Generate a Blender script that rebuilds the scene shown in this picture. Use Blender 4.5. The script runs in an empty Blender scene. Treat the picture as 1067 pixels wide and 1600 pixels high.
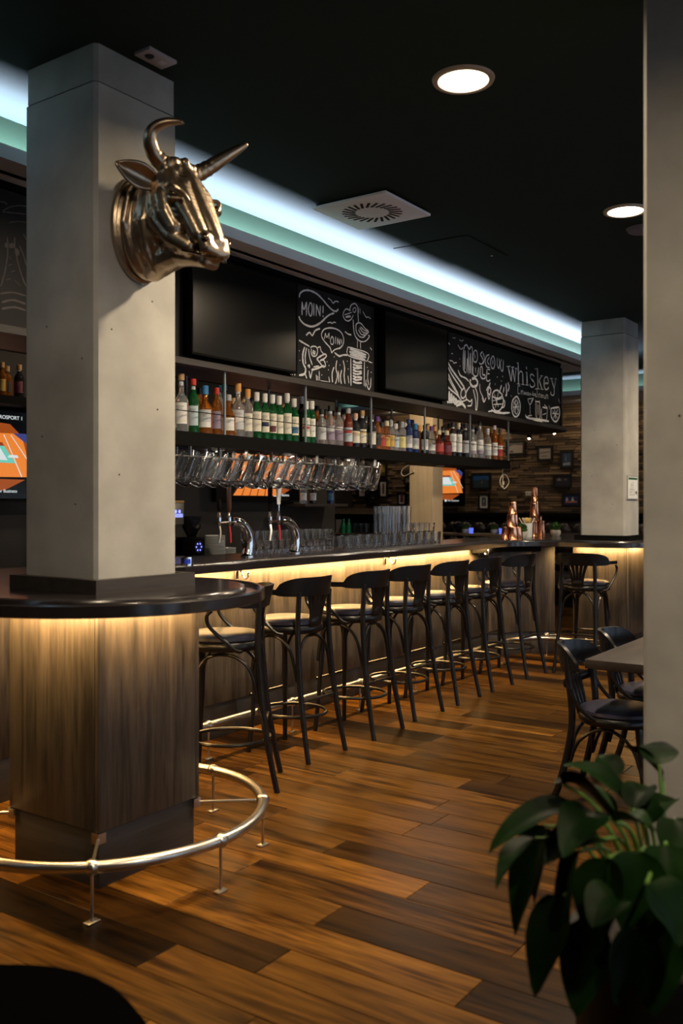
import bpy, bmesh, math, random
from mathutils import Vector, Matrix
random.seed(7)
S = bpy.context.scene
COL = S.collection
R = math.radians
PI = math.pi

# ------------------------------------------------------------------ camera, light, exposure
F, HZ, CX, CH = 1450.0, 788.0, 533.5, 1.5          # focal length (px), horizon row, centre column, eye height
TH = math.atan2(1545 - CX, F)
FW = (math.cos(TH), math.sin(TH))                   # view direction on the floor; x runs along the bar, y across it
cd = bpy.data.cameras.new('camera'); cam = bpy.data.objects.new('camera', cd); COL.objects.link(cam)
cam.location = (0, 0, CH); cam.rotation_euler = (R(90), 0, TH - R(90))
cd.sensor_fit = 'VERTICAL'; cd.sensor_height = 36.0; cd.lens = F / 1600 * 36.0
cd.shift_y = -(800 - HZ) / 1600.0; cd.clip_start = 0.05
cd.dof.use_dof = True; cd.dof.focus_distance = 6.0; cd.dof.aperture_fstop = 2.4
S.camera = cam
S.view_settings.view_transform = 'Standard'; S.view_settings.look = 'None'
S.view_settings.exposure = 0.0; S.view_settings.gamma = 1.0; S.view_settings.use_curve_mapping = False

W = bpy.data.worlds.new('sky'); S.world = W; W.use_nodes = True
W.node_tree.nodes['Background'].inputs[0].default_value = (0.35, 0.5, 0.8, 1)
W.node_tree.nodes['Background'].inputs[1].default_value = 0.12

def area(name, loc, size, energy, color, rot=(0, 0, 0), shape='RECTANGLE', spread=None):
    l = bpy.data.lights.new(name, 'AREA'); l.shape = shape; l.size = size[0]
    if shape in ('RECTANGLE', 'ELLIPSE'): l.size_y = size[1]
    l.energy = energy; l.color = color
    if spread: l.spread = spread
    o = bpy.data.objects.new(name, l); o.location = loc; o.rotation_euler = rot; COL.objects.link(o)
    return o
COLD, WARM, DAY = (0.72, 0.79, 1.0), (1.0, 0.575, 0.205), (0.62, 0.78, 1.0)
LAMP = (1.0, 0.79, 0.54)
# LED strip lying in the cove trough above the bar, shining up
area('cove_light', (4.5, 3.735, 3.095), (13.0, 0.05), 700, COLD, (R(180), 0, 0))
area('far_cove_light', (12.93, 3.0, 3.095), (0.05, 12.0), 200, COLD, (R(180), 0, 0))
# warm strips under the counter, just in front of the wooden panels
area('bar_strip', (4.7, 3.955, 1.083), (7.2, 0.03), 140, WARM, (R(12), 0, 0))
for cu, cv in ((2.69, 3.11), (9.21, 3.13)):
    area('counter_strip', (cu, cv - 0.355, 1.083), (0.56, 0.03), 7.5, WARM, (R(12), 0, 0))
    area('counter_strip', (cu - 0.355, cv, 1.083), (0.03, 0.56), 9.5, WARM, (0, R(-12), 0))
    area('counter_strip', (cu + 0.355, cv, 1.083), (0.03, 0.56), 7.5, WARM, (0, R(12), 0))
# round ceiling downlights (grid seen in the photograph, carried on over the room)
DOWN = [(1.40, 1.845, 15), (3.556, 1.845, 80), (5.717, 1.845, 68), (7.88, 1.845, 56), (10.04, 1.845, 44), (1.40, -0.6, 66), (5.717, -0.6, 12), (7.88, -0.6, 12), (10.04, -0.6, 12)]
for u, v, e in DOWN:
    area('downlight_beam', (u, v, 3.30), (0.2, 0.2), e, LAMP, (0, 0, 0), 'DISK', R(160))
for u in (3.7, 4.45, 5.2, 5.95, 6.7, 7.4):              # puck lights under the bottle shelf
    area('puck_beam', (u, 4.07, 1.838), (0.06, 0.06), 4.0, (1.0, 0.86, 0.7), (0, 0, 0), 'DISK')
for v in (4.9, 6.6, 8.3):                              # unseen fill lamps added to brighten the far stone wall
    area('far_wall_fill', (13.35, v, 3.05), (0.1, 0.1), 4.5, LAMP, (0, R(-20), 0), 'DISK')
area('back_bar_fill', (8.85, 4.95, 3.05), (0.12, 0.12), 26, LAMP, (0, 0, 0), 'DISK')  # unseen lamp added to brighten the pale pillar
area('back_bar_fill', (4.7, 5.05, 3.05), (0.12, 0.12), 12, LAMP, (0, 0, 0), 'DISK')  # unseen lamp added to lift the plates on the back bar
# daylight through the tall windows of the right-hand wall
WINS = [(0.3, 1.2), (2.3, 3.2), (4.3, 5.2), (6.3, 7.2), (8.3, 9.2), (10.3, 11.2)]
for a, b in WINS:
    area('window_daylight', ((a + b) / 2, -3.55, 1.65), (b - a, 2.3), 20, DAY, (R(90), 0, 0))

# ------------------------------------------------------------------ pixel to place helpers
def onV(px, py, v):                                  # point of a wall-like plane y = v seen at a pixel
    a = (px - CX) / F; u = v * (FW[0] + a * FW[1]) / (FW[1] - a * FW[0]); d = FW[0] * u + FW[1] * v
    return Vector((u, v, CH + (HZ - py) * d / F))
def onU(px, py, u):
    a = (px - CX) / F; v = u * (FW[1] - a * FW[0]) / (FW[0] + a * FW[1]); d = FW[0] * u + FW[1] * v
    return Vector((u, v, CH + (HZ - py) * d / F))
def onZ(px, py, z):
    d = F * (CH - z) / (py - HZ); r = (px - CX) / F * d
    return Vector((FW[0] * d + FW[1] * r, FW[1] * d - FW[0] * r, z))
def atD(px, py, d):
    r = (px - CX) / F * d
    return Vector((FW[0] * d + FW[1] * r, FW[1] * d - FW[0] * r, CH + (HZ - py) * d / F))

# ------------------------------------------------------------------ materials
MATS = {}
def mat(name, color=(0.5, 0.5, 0.5), rough=0.5, metal=0.0, **k):
    if name in MATS: return MATS[name]
    m = bpy.data.materials.new(name); m.use_nodes = True; MATS[name] = m
    nt = m.node_tree; b = nt.nodes['Principled BSDF']
    b.inputs['Base Color'].default_value = (*color, 1); b.inputs['Roughness'].default_value = rough
    b.inputs['Metallic'].default_value = metal
    for key, val in k.items():
        if key in ('noise', 'bump', 'grain'): continue
        inp = {'trans': 'Transmission Weight', 'coat': 'Coat Weight', 'coat_rough': 'Coat Roughness', 'spec': 'Specular IOR Level', 'ior': 'IOR', 'estr': 'Emission Strength'}.get(key)
        if inp: b.inputs[inp].default_value = val
        elif key == 'ecol': b.inputs['Emission Color'].default_value = (*val, 1)
    def tex(scale, detail=6, vec=None):
        n = nt.nodes.new('ShaderNodeTexNoise'); n.inputs['Scale'].default_value = scale; n.inputs['Detail'].default_value = detail
        if vec: nt.links.new(vec, n.inputs['Vector'])
        return n
    tc = nt.nodes.new('ShaderNodeTexCoord')
    if 'noise' in k:                                  # (scale, second colour)
        sc, c2 = k['noise']; n = tex(sc, 8, tc.outputs['Object'])
        r = nt.nodes.new('ShaderNodeValToRGB'); r.color_ramp.elements[0].position = 0.35; r.color_ramp.elements[1].position = 0.68
        r.color_ramp.elements[0].color = (*color, 1); r.color_ramp.elements[1].color = (*c2, 1)
        nt.links.new(n.outputs['Fac'], r.inputs['Fac']); nt.links.new(r.outputs['Color'], b.inputs['Base Color'])
    if 'bump' in k:
        sc, st = k['bump']; n = tex(sc, 4, tc.outputs['Object']); bp = nt.nodes.new('ShaderNodeBump')
        bp.inputs['Strength'].default_value = st; bp.inputs['Distance'].default_value = 0.01
        nt.links.new(n.outputs['Fac'], bp.inputs['Height']); nt.links.new(bp.outputs['Normal'], b.inputs['Normal'])
    return m

def wood(name, dark, light, rough, axis='Z', scale=1.0, src='object', tint=None, warp=0.25, fine=60, coat=0.0, bump=0.15, spec=0.5, ramp=(0.33, 0.66), base=7):
    """procedural wood, grain along one axis; tint: 'OBJ' multiplies by object colour, else attribute name"""
    if name in MATS: return MATS[name]
    m = bpy.data.materials.new(name); m.use_nodes = True; MATS[name] = m
    nt = m.node_tree; N = nt.nodes; L = nt.links; b = N['Principled BSDF']
    b.inputs['Roughness'].default_value = rough; b.inputs['Coat Weight'].default_value = coat; b.inputs['Specular IOR Level'].default_value = spec; b.inputs['Coat Roughness'].default_value = 0.15
    if src == 'world':
        g = N.new('ShaderNodeNewGeometry'); vec = g.outputs['Position']
    else:
        g = N.new('ShaderNodeTexCoord'); vec = g.outputs['Object']
    oi = N.new('ShaderNodeObjectInfo')
    ad = N.new('ShaderNodeVectorMath'); ad.operation = 'MULTIPLY_ADD'
    cmb = N.new('ShaderNodeCombineXYZ'); 
    for i in range(3): L.new(oi.outputs['Random'], cmb.inputs[i])
    L.new(cmb.outputs[0], ad.inputs[0]); ad.inputs[1].default_value = (37, 19, 23); L.new(vec, ad.inputs[2])
    mp = N.new('ShaderNodeMapping'); st = {'X': (0.07, 1, 1), 'Y': (1, 0.07, 1), 'Z': (1, 1, 0.07)}[axis]
    mp.inputs['Scale'].default_value = tuple(s * scale for s in st); L.new(ad.outputs[0], mp.inputs['Vector'])
    n1 = N.new('ShaderNodeTexNoise'); n1.inputs['Scale'].default_value = base; n1.inputs['Detail'].default_value = 5; n1.inputs['Distortion'].default_value = 1.2; L.new(mp.outputs[0], n1.inputs['Vector'])
    n2 = N.new('ShaderNodeTexNoise'); n2.inputs['Scale'].default_value = fine; n2.inputs['Detail'].default_value = 3; L.new(mp.outputs[0], n2.inputs['Vector'])
    mx = N.new('ShaderNodeMix'); mx.data_type = 'FLOAT'; mx.inputs[0].default_value = 0.35
    L.new(n1.outputs['Fac'], mx.inputs[2]); L.new(n2.outputs['Fac'], mx.inputs[3])
    r = N.new('ShaderNodeValToRGB'); e = r.color_ramp.elements; e[0].position = ramp[0]; e[0].color = (*dark, 1); e[1].position = ramp[1]; e[1].color = (*light, 1)
    L.new(mx.outputs[0], r.inputs['Fac']); out = r.outputs['Color']
    if tint:
        if tint == 'OBJ': t = oi.outputs['Color']
        else:
            at = N.new('ShaderNodeAttribute'); at.attribute_name = tint; t = at.outputs['Color']
        mm = N.new('ShaderNodeMix'); mm.data_type = 'RGBA'; mm.blend_type = 'MULTIPLY'; mm.inputs[0].default_value = 1
        L.new(out, mm.inputs[6]); L.new(t, mm.inputs[7]); out = mm.outputs[2]
    L.new(out, b.inputs['Base Color'])
    bp = N.new('ShaderNodeBump'); bp.inputs['Strength'].default_value = bump; bp.inputs['Distance'].default_value = 0.002
    L.new(n2.outputs['Fac'], bp.inputs['Height']); L.new(bp.outputs['Normal'], b.inputs['Normal'])
    return m

def emit(name, color, strength):
    if name in MATS: return MATS[name]
    m = mat(name, (0.02, 0.02, 0.02), 0.4, ecol=color, estr=strength); return m

M = dict(
    ceiling=mat('ceiling_paint', (0.017, 0.029, 0.029), 0.8, spec=0.15),
    covegreen=mat('cove_green_paint', (0.0035, 0.0150, 0.0068), 0.8, spec=0.2),
    soffit=mat('soffit_paint', (0.62, 0.61, 0.60), 0.8),
    concrete=mat('concrete', (0.30, 0.292, 0.268), 0.88, noise=(2.6, (0.44, 0.43, 0.395)), bump=(9, 0.25)),
    concrete_top=mat('concrete_smooth', (0.24, 0.24, 0.225), 0.85, noise=(4, (0.36, 0.355, 0.33)), bump=(12, 0.2)),
    grout=mat('sub_floor', (0.01, 0.007, 0.004), 0.8),
    plank=wood('floor_plank_wood', (0.11, 0.085, 0.06), (1.0, 1.0, 1.0), 0.33, 'Y', 2.2, 'world', 'OBJ', spec=0.07, ramp=(0.36, 0.62), base=6, fine=34),
    plankfar=wood('floor_plank_wood_far', (0.11, 0.085, 0.06), (1.0, 1.0, 1.0), 0.34, 'Y', 2.2, 'world', 'tone', spec=0.07, ramp=(0.36, 0.62), base=6, fine=34),
    panel=wood('panel_wood', (0.009, 0.0083, 0.0078), (0.074, 0.063, 0.053), 0.45, 'Z', 2.0, 'object', fine=45),
    kick=wood('kick_board_wood', (0.014, 0.014, 0.015), (0.040, 0.039, 0.040), 0.5, 'X', 1.5),
    counter=wood('counter_lacquer', (0.009, 0.0075, 0.0085), (0.022, 0.0165, 0.0165), 0.22, 'X', 1.4, fine=30, coat=0.35, bump=0.05),
    blackwood=wood('black_lacquered_wood', (0.0025, 0.0025, 0.0032), (0.006, 0.006, 0.0075), 0.30, 'X', 2.0, coat=0.05, bump=0.1, spec=0.4),
    leather=mat('navy_leather', (0.010, 0.010, 0.024), 0.36, spec=0.38, bump=(60, 0.05)),
    tablewood=wood('table_top_wood', (0.014, 0.0105, 0.009), (0.034, 0.026, 0.022), 0.5, 'X', 2.0, spec=0.2),
    steel=mat('brushed_steel', (0.56, 0.54, 0.51), 0.28, 1.0),
    chrome=mat('chrome', (0.85, 0.85, 0.87), 0.06, 1.0),
    bronze=mat('bronze', (0.33, 0.26, 0.19), 0.34, 1.0, noise=(7, (0.50, 0.40, 0.30)), bump=(22, 0.22)),
    bronzedark=mat('dark_bronze', (0.14, 0.09, 0.06), 0.25, 1.0),
    copper=mat('copper', (0.90, 0.42, 0.25), 0.16, 1.0),
    black=mat('black_board', (0.004, 0.0036, 0.0036), 0.55, spec=0.07, ramp=(0.36, 0.62), base=6, fine=34),
    matte=mat('matte_black', (0.003, 0.003, 0.003), 0.7, spec=0.07, ramp=(0.36, 0.62), base=6, fine=34),
    darkwood=wood('dark_shelf_wood', (0.018, 0.014, 0.012), (0.055, 0.045, 0.040), 0.5, 'X', 1.6),
    board=mat('chalkboard', (0.007, 0.0065, 0.007), 0.5, spec=0.25, noise=(3, (0.013, 0.0115, 0.011))),
    chalk=mat('chalk', (0.93, 0.93, 0.92), 0.9, noise=(60, (0.78, 0.78, 0.78))),
    screen=mat('screen_off', (0.003, 0.003, 0.003), 0.23, spec=0.5),
    white=mat('white_metal', (0.86, 0.86, 0.90), 0.5),
    slot=mat('slot_dark', (0.004, 0.004, 0.008), 0.8),
    lamp=emit('lamp_diffuser', (1.0, 0.83, 0.58), 9.0),
    lamprim=mat('lamp_rim', (0.45, 0.36, 0.28), 0.5),
    spot=emit('spot_glow', (1.0, 0.85, 0.65), 30.0),
    glass=mat('clear_glass', (0.97, 0.98, 0.98), 0.03, trans=0.993, ior=1.45),
    glass_amber=mat('amber_glass', (0.55, 0.19, 0.03), 0.05, trans=0.75, ior=1.4),
    glass_red=mat('red_brown_glass', (0.30, 0.045, 0.02), 0.06, trans=0.6, ior=1.4),
    glass_green=mat('green_glass', (0.012, 0.13, 0.035), 0.06, trans=0.55, ior=1.4),
    glass_dark=mat('dark_glass', (0.020, 0.018, 0.022), 0.07, trans=0.2, ior=1.4),
    glass_blue=mat('blue_glass', (0.03, 0.06, 0.20), 0.06, trans=0.4, ior=1.4),
    glass_clear=mat('bottle_glass', (0.80, 0.84, 0.86), 0.06, trans=0.85, ior=1.35),
    wallblack=mat('wall_black', (0.012, 0.010, 0.009), 0.7, noise=(3, (0.020, 0.016, 0.013))),
    wallgrey=mat('wall_grey', (0.10, 0.09, 0.08), 0.8),
    mortar=mat('mortar', (0.025, 0.018, 0.012), 0.9),
    pine=wood('pale_veneer', (0.58, 0.44, 0.27), (0.70, 0.55, 0.36), 0.5, 'Z', 1.2),
    sofa=mat('dark_leather', (0.020, 0.013, 0.011), 0.38),
    ceramic=mat('white_ceramic', (0.78, 0.80, 0.80), 0.25),
    stonepot=mat('stone_pot', (0.38, 0.36, 0.32), 0.8, noise=(30, (0.52, 0.50, 0.44))),
    moss=mat('topiary_green', (0.035, 0.10, 0.012), 0.8),
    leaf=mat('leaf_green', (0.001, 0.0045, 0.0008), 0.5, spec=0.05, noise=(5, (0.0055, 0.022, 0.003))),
    stem=mat('leaf_stem', (0.10, 0.20, 0.03), 0.45),
    soil=mat('soil', (0.012, 0.009, 0.006), 0.95),
    potblack=mat('planter_black', (0.004, 0.004, 0.004), 0.6, spec=0.15),
    cream=mat('cord_cream', (0.65, 0.58, 0.45), 0.6),
    red=mat('red_plastic', (0.35, 0.02, 0.02), 0.35),
    frame=mat('window_frame', (0.04, 0.04, 0.045), 0.5),
    pane=mat('window_glass', (1, 1, 1), 0.0, trans=1.0, ior=1.0),
)

# ------------------------------------------------------------------ mesh builder
class MB:
    def __init__(s): s.v = []; s.f = []; s.sm = []
    def add(s, vs, fs, smooth=False):
        o = len(s.v); s.v += [tuple(p) for p in vs]
        for f in fs: s.f.append(tuple(i + o for i in f)); s.sm.append(smooth)
        return s
    def box(s, x0, y0, z0, x1, y1, z1, bev=0.0):
        if bev <= 0:
            vs = [(x0, y0, z0), (x1, y0, z0), (x1, y1, z0), (x0, y1, z0), (x0, y0, z1), (x1, y0, z1), (x1, y1, z1), (x0, y1, z1)]
            return s.add(vs, [(3, 2, 1, 0), (4, 5, 6, 7), (0, 1, 5, 4), (1, 2, 6, 5), (2, 3, 7, 6), (3, 0, 4, 7)])
        bm = bmesh.new(); bmesh.ops.create_cube(bm, size=1)
        for v in bm.verts: v.co = Vector(((x0 + x1) / 2 + v.co.x * (x1 - x0), (y0 + y1) / 2 + v.co.y * (y1 - y0), (z0 + z1) / 2 + v.co.z * (z1 - z0)))
        bmesh.ops.bevel(bm, geom=list(bm.edges), offset=bev, segments=2, affect='EDGES', profile=0.5)
        bm.verts.index_update(); s.add([v.co for v in bm.verts], [[v.index for v in f.verts] for f in bm.faces], True); bm.free(); return s
    def prism(s, pts, z0, z1):
        n = len(pts); vs = [(p[0], p[1], z0) for p in pts] + [(p[0], p[1], z1) for p in pts]
        fs = [tuple(range(n - 1, -1, -1)), tuple(range(n, 2 * n))] + [(i, (i + 1) % n, n + (i + 1) % n, n + i) for i in range(n)]
        return s.add(vs, fs)
    def lathe(s, prof, c=(0, 0, 0), n=16, a0=0.0, a1=2 * PI, mtx=None):
        full = abs(a1 - a0 - 2 * PI) < 1e-6; m = n if full else n + 1
        vs = []
        for r, z in prof:
            for i in range(m):
                a = a0 + (a1 - a0) * i / n; p = Vector((c[0] + r * math.cos(a), c[1] + r * math.sin(a), c[2] + z))
                vs.append(mtx @ p if mtx else p)
        fs = []
        for k in range(len(prof) - 1):
            for i in range(n):
                j = (i + 1) % m; fs.append((k * m + i, k * m + j, (k + 1) * m + j, (k + 1) * m + i))
        return s.add(vs, fs, True)
    def tube(s, path, rad, n=8, closed=False, cap=True, flat=1.0):
        P = [Vector(p) for p in path]; L = len(P); rs = rad if isinstance(rad, (list, tuple)) else [rad] * L
        vs = []; up = None
        for i in range(L):
            if closed: t = P[(i + 1) % L] - P[i - 1]
            else: t = P[min(i + 1, L - 1)] - P[max(i - 1, 0)]
            t.normalize()
            if up is None:
                up = Vector((0, 0, 1)) if abs(t.z) < 0.9 else Vector((1, 0, 0))
            a = up - t * up.dot(t)
            if a.length < 1e-5: a = Vector((0, 1, 0)) - t * t.y
            a.normalize(); up = a; b = t.cross(a)
            for k in range(n):
                w = 2 * PI * k / n; vs.append(P[i] + (a * math.cos(w) + b * math.sin(w) * flat) * rs[i])
        fs = []
        for i in range(L if closed else L - 1):
            j = (i + 1) % L
            for k in range(n): q = (k + 1) % n; fs.append((i * n + k, i * n + q, j * n + q, j * n + k))
        if cap and not closed: fs.append(tuple(range(n - 1, -1, -1))); fs.append(tuple((L - 1) * n + k for k in range(n)))
        return s.add(vs, fs, True)
    def ball(s, c, r, n=12, m=8, mtx=None):
        c = Vector(c); r = r if isinstance(r, (tuple, list)) else (r, r, r)
        vs = [Vector((0, 0, -1))]
        for j in range(1, m):
            t = PI * j / m
            for i in range(n): a = 2 * PI * i / n; vs.append(Vector((math.sin(t) * math.cos(a), math.sin(t) * math.sin(a), -math.cos(t))))
        vs.append(Vector((0, 0, 1))); out = []
        for p in vs:
            p = Vector((p.x * r[0], p.y * r[1], p.z * r[2]))
            if mtx: p = mtx @ p
            out.append(c + p)
        fs = [(0, 1 + (i + 1) % n, 1 + i) for i in range(n)]
        for j in range(m - 2):
            for i in range(n): a = 1 + j * n + i; b = 1 + j * n + (i + 1) % n; fs.append((a, b, b + n, a + n))
        e = len(vs) - 1; o = 1 + (m - 2) * n
        fs += [(e, o + i, o + (i + 1) % n) for i in range(n)]
        return s.add(out, fs, True)
    def chain(s, pts, dens=0.35):                     # overlapping balls along a path of (point, radius)
        for (p, r), (q, t) in zip(pts, pts[1:]):
            p = Vector(p); q = Vector(q); n = max(1, int((q - p).length / (min(r, t) * dens)))
            for i in range(n + 1): w = i / n; s.ball(p.lerp(q, w), r + (t - r) * w, 10, 6)
        return s
    def mesh(s, name, angle=40):
        me = bpy.data.meshes.new(name); me.from_pydata(s.v, [], s.f); me.update()
        if any(s.sm):
            me.polygons.foreach_set('use_smooth', [True] * len(me.polygons)); me.set_sharp_from_angle(angle=R(angle))
        return me

def obj(name, mb, m, parent=None, angle=40):
    me = mb.mesh(name, angle) if isinstance(mb, MB) else mb
    o = bpy.data.objects.new(name, me); COL.objects.link(o)
    if m and not me.materials: me.materials.append(M[m] if isinstance(m, str) else m)
    if parent: o.parent = parent
    return o
def tag(o, label=None, cat=None, group=None, kind=None):
    if label: o['label'] = label
    if cat: o['category'] = cat
    if group: o['group'] = group
    if kind: o['kind'] = kind
    return o
def thing(name, label, cat, loc=(0, 0, 0), rz=0.0, group=None):
    o = bpy.data.objects.new(name, None); COL.objects.link(o); o.location = loc; o.rotation_euler = (0, 0, rz); o.empty_display_size = 0.1
    return tag(o, label, cat, group)
def struct(name, mb, m, parent=None): return tag(obj(name, mb, m, parent), kind='structure')
def dup(o, parent=None):
    c = o.copy(); COL.objects.link(c); c.parent = parent
    for ch in o.children: dup(ch, c)
    return c
def text_mesh(body, size, align='LEFT', space=1.0):
    c = bpy.data.curves.new('lettering', 'FONT'); c.body = body; c.size = size; c.align_x = align; c.extrude = 0.0005; c.space_character = space
    o = bpy.data.objects.new('lettering', c); COL.objects.link(o)
    me = bpy.data.meshes.new_from_object(o.evaluated_get(bpy.context.evaluated_depsgraph_get()))
    bpy.data.objects.remove(o); bpy.data.curves.remove(c); me.name = 'lettering'; me.materials.clear(); return me
ORD = ['first', 'second', 'third', 'fourth', 'fifth', 'sixth', 'seventh', 'eighth', 'ninth', 'tenth', 'eleventh', 'twelfth', 'thirteenth', 'fourteenth', 'fifteenth', 'sixteenth', 'seventeenth', 'eighteenth', 'nineteenth', 'twentieth']
def ordinal(i):
    if i < 20: return ORD[i]
    tens = {2: 'twenty', 3: 'thirty', 4: 'forty', 5: 'fifty', 6: 'sixty'}[(i + 1) // 10]
    return {2: 'twentieth', 3: 'thirtieth', 4: 'fortieth', 5: 'fiftieth', 6: 'sixtieth'}[(i + 1) // 10] if (i + 1) % 10 == 0 else tens + '-' + ORD[(i + 1) % 10 - 1]
def spline(pts, n=6, closed=False):
    P = [Vector(p) for p in pts]; out = []; L = len(P)
    for i in range(L if closed else L - 1):
        if closed: p0, p1, p2, p3 = P[i - 1], P[i], P[(i + 1) % L], P[(i + 2) % L]
        else: p0, p1, p2, p3 = P[max(i - 1, 0)], P[i], P[i + 1], P[min(i + 2, L - 1)]
        for k in range(n):
            t = k / n; out.append(0.5 * ((2 * p1) + (p2 - p0) * t + (2 * p0 - 5 * p1 + 4 * p2 - p3) * t * t + (3 * p1 - p0 - 3 * p2 + p3) * t ** 3))
    if not closed: out.append(P[-1])
    return out

# ------------------------------------------------------------------ the room
FLOOR = struct('floor', MB().box(-3, -3.5, -0.06, 14, 9.5, -0.006), 'grout')
PW, PL = 0.19, 1.22
row0 = 2.467
known = {-1: (1.928, .16, .62), 0: (1.309, .95, .22), 1: (1.976, .62, .16), 2: (1.30, .62, .55), 3: (1.82, 1.0, .36), 4: (2.35, .5, .22), 5: (1.62, .55, .5), -2: (1.05, .5, .2)}
LIGHT, DARKT = (0.185, 0.082, 0.0125), (0.0095, 0.0041, 0.0009)
def tone(t): return tuple(DARKT[i] + (LIGHT[i] - DARKT[i]) * t for i in range(3))
pm = MB(); g = 0.0012
pm.add([(g, g, -0.006), (PW - g, g, -0.006), (PW - g, PL - g, -0.006), (g, PL - g, -0.006), (g, g, -0.0015), (PW - g, g, -0.0015), (PW - g, PL - g, -0.0015), (g, PL - g, -0.0015),
        (2.5 * g, 2.5 * g, 0), (PW - 2.5 * g, 2.5 * g, 0), (PW - 2.5 * g, PL - 2.5 * g, 0), (2.5 * g, PL - 2.5 * g, 0)],
       [(8, 9, 10, 11), (0, 1, 5, 4), (1, 2, 6, 5), (2, 3, 7, 6), (3, 0, 4, 7), (4, 5, 9, 8), (5, 6, 10, 9), (6, 7, 11, 10), (7, 4, 8, 11)])
PLANK = pm.mesh('plank'); PLANK.materials.append(M['plank'])
planks = []
rf = random.Random(11)
for k in range(-28, 60):
    u = row0 + k * PW
    if u > 13.85: break
    end, tl, tr = known.get(k, (rf.uniform(0, PL), None, None))
    j0 = int(math.floor((-3.4 - end) / PL)); j = j0
    while end + j * PL < 9.2:
        v = end + j * PL
        t = min(1, max(0.02, rf.gauss(0.50, 0.26)))
        if tl is not None and j == 0: t = tl
        if tr is not None and j == -1: t = tr
        planks.append((u, v, t)); j += 1
def showing(p):
    x, y = p[0] + PW / 2, p[1] + PL / 2; d = FW[0] * x + FW[1] * y; r = FW[1] * x - FW[0] * y
    vis = 1.2 < d and abs(r) < d * 0.40 + 0.5 and y < 4.6
    return (0 if vis else 100) + math.hypot(d, r)
planks.sort(key=showing)
for u, v, t in planks[:300]:
    o = bpy.data.objects.new('plank', PLANK); COL.objects.link(o); o.location = (u, v, 0); o.parent = FLOOR; o.color = (*tone(t), 1)
rest = MB(); cols = []
for u, v, t in planks[300:]:
    rest.add([(x + u, y + v, z) for x, y, z in pm.v], pm.f); cols += [tone(t)] * len(pm.f)
rm = rest.mesh('plank_rows'); rm.materials.append(M['plankfar'])
at = rm.color_attributes.new('tone', 'FLOAT_COLOR', 'CORNER')
for poly in rm.polygons:
    for li in poly.loop_indices: at.data[li].color = (*cols[poly.index], 1)
tag(obj('plank_rows', rm, None, FLOOR), kind='stuff')

CE = 3.32
struct('ceiling', MB().box(-3, -3.5, CE, 14, 9.5, CE + 0.1), 'ceiling')
UEND = 10.6
struct('trim_1', MB().box(-3, 3.80, 3.07, UEND, 3.84, CE), 'covegreen')                      # cove upstand above the bar
struct('trim_2', MB().box(-3, 3.66, 3.07, UEND, 6.0, 3.085).box(-3, 3.66, 3.085, UEND, 3.68, 3.135).box(UEND - 0.02, 3.66, 3.085, UEND, 6.0, CE).box(8.47, 6.0, 3.07, UEND, 9.5, 3.085), 'soffit')
struct('trim_3', MB().box(13.0, -3.5, 3.07, 13.04, 9.5, CE), 'covegreen')
struct('trim_4', MB().box(12.86, -3.5, 3.07, 14, 9.5, 3.085).box(12.86, -3.5, 3.085, 12.88, 9.5, 3.135), 'soffit')
struct('wall_left', MB().box(-3, 6.0, 0, 8.47, 6.1, CE), 'wallblack')
struct('wall_corner', MB().box(8.37, 6.1, 0, 8.47, 9.5, CE), 'wallblack')
struct('wall_back', MB().box(-3, 9.5, 0, 14, 9.6, CE), 'wallblack')
struct('wall_near', MB().box(-3.1, -3.5, 0, -3, 9.5, CE), 'wallgrey')
WR = MB().box(-3, -3.5, 0, 14, -3.4, 0.5).box(-3, -3.5, 2.8, 14, -3.4, CE)
xs = [-3] + [x for w in WINS for x in w] + [14]
for i in range(0, len(xs), 2): WR.box(xs[i], -3.5, 0.5, xs[i + 1], -3.4, 2.8)
struct('wall_right', WR, 'wallgrey')
for i, (a, b) in enumerate(WINS):
    fr = MB(); t = 0.06
    fr.box(a, -3.48, 0.5, a + t, -3.42, 2.8).box(b - t, -3.48, 0.5, b, -3.42, 2.8).box(a + t, -3.48, 0.5, b - t, -3.42, 0.56).box(a + t, -3.48, 2.74, b - t, -3.42, 2.8).box((a + b) / 2 - .025, -3.48, 0.56, (a + b) / 2 + .025, -3.42, 2.74)
    w = struct('window_%d' % (i + 1), fr, 'frame')
    for x0, x1 in ((a + t, (a + b) / 2 - .025), ((a + b) / 2 + .025, b - t)):
        obj('pane', MB().box(x0, -3.452, 0.56, x1, -3.448, 2.74), 'pane', w)
# far wall with its cladding of split stone strips
WF = struct('wall_far', MB().box(14, -3.5, 0, 14.1, 9.5, CE), 'mortar')
st = MB(); sc = []; rb = random.Random(3); hh = 0.042; z = 1.3
while z < 3.05:
    v = 3.0 + rb.uniform(-0.3, 0)
    while v < 9.4:
        w = rb.uniform(0.10, 0.40); dp = rb.uniform(0.015, 0.05)
        n0 = len(st.f); st.box(14 - dp, v + .003, z + .003, 14, min(v + w, 9.49) - .003, z + hh - .003)
        q = rb.random(); c = (0.17, 0.105, 0.055) if q < .45 else (0.27, 0.17, 0.085) if q < .75 else (0.075, 0.045, 0.026)
        f = rb.uniform(.8, 1.2); sc += [tuple(x * f for x in c)] * (len(st.f) - n0); v += w
    z += hh
sm = st.mesh('stone_strips'); at = sm.color_attributes.new('tone', 'FLOAT_COLOR', 'CORNER')
for poly in sm.polygons:
    for li in poly.loop_indices: at.data[li].color = (*sc[poly.index], 1)
sm.materials.append(wood('split_stone', (0.6, 0.6, 0.6), (1, 1, 1), 0.8, 'Y', 3, 'world', 'tone'))
tag(obj('stone_strips', sm, None, WF), kind='stuff')

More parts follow.
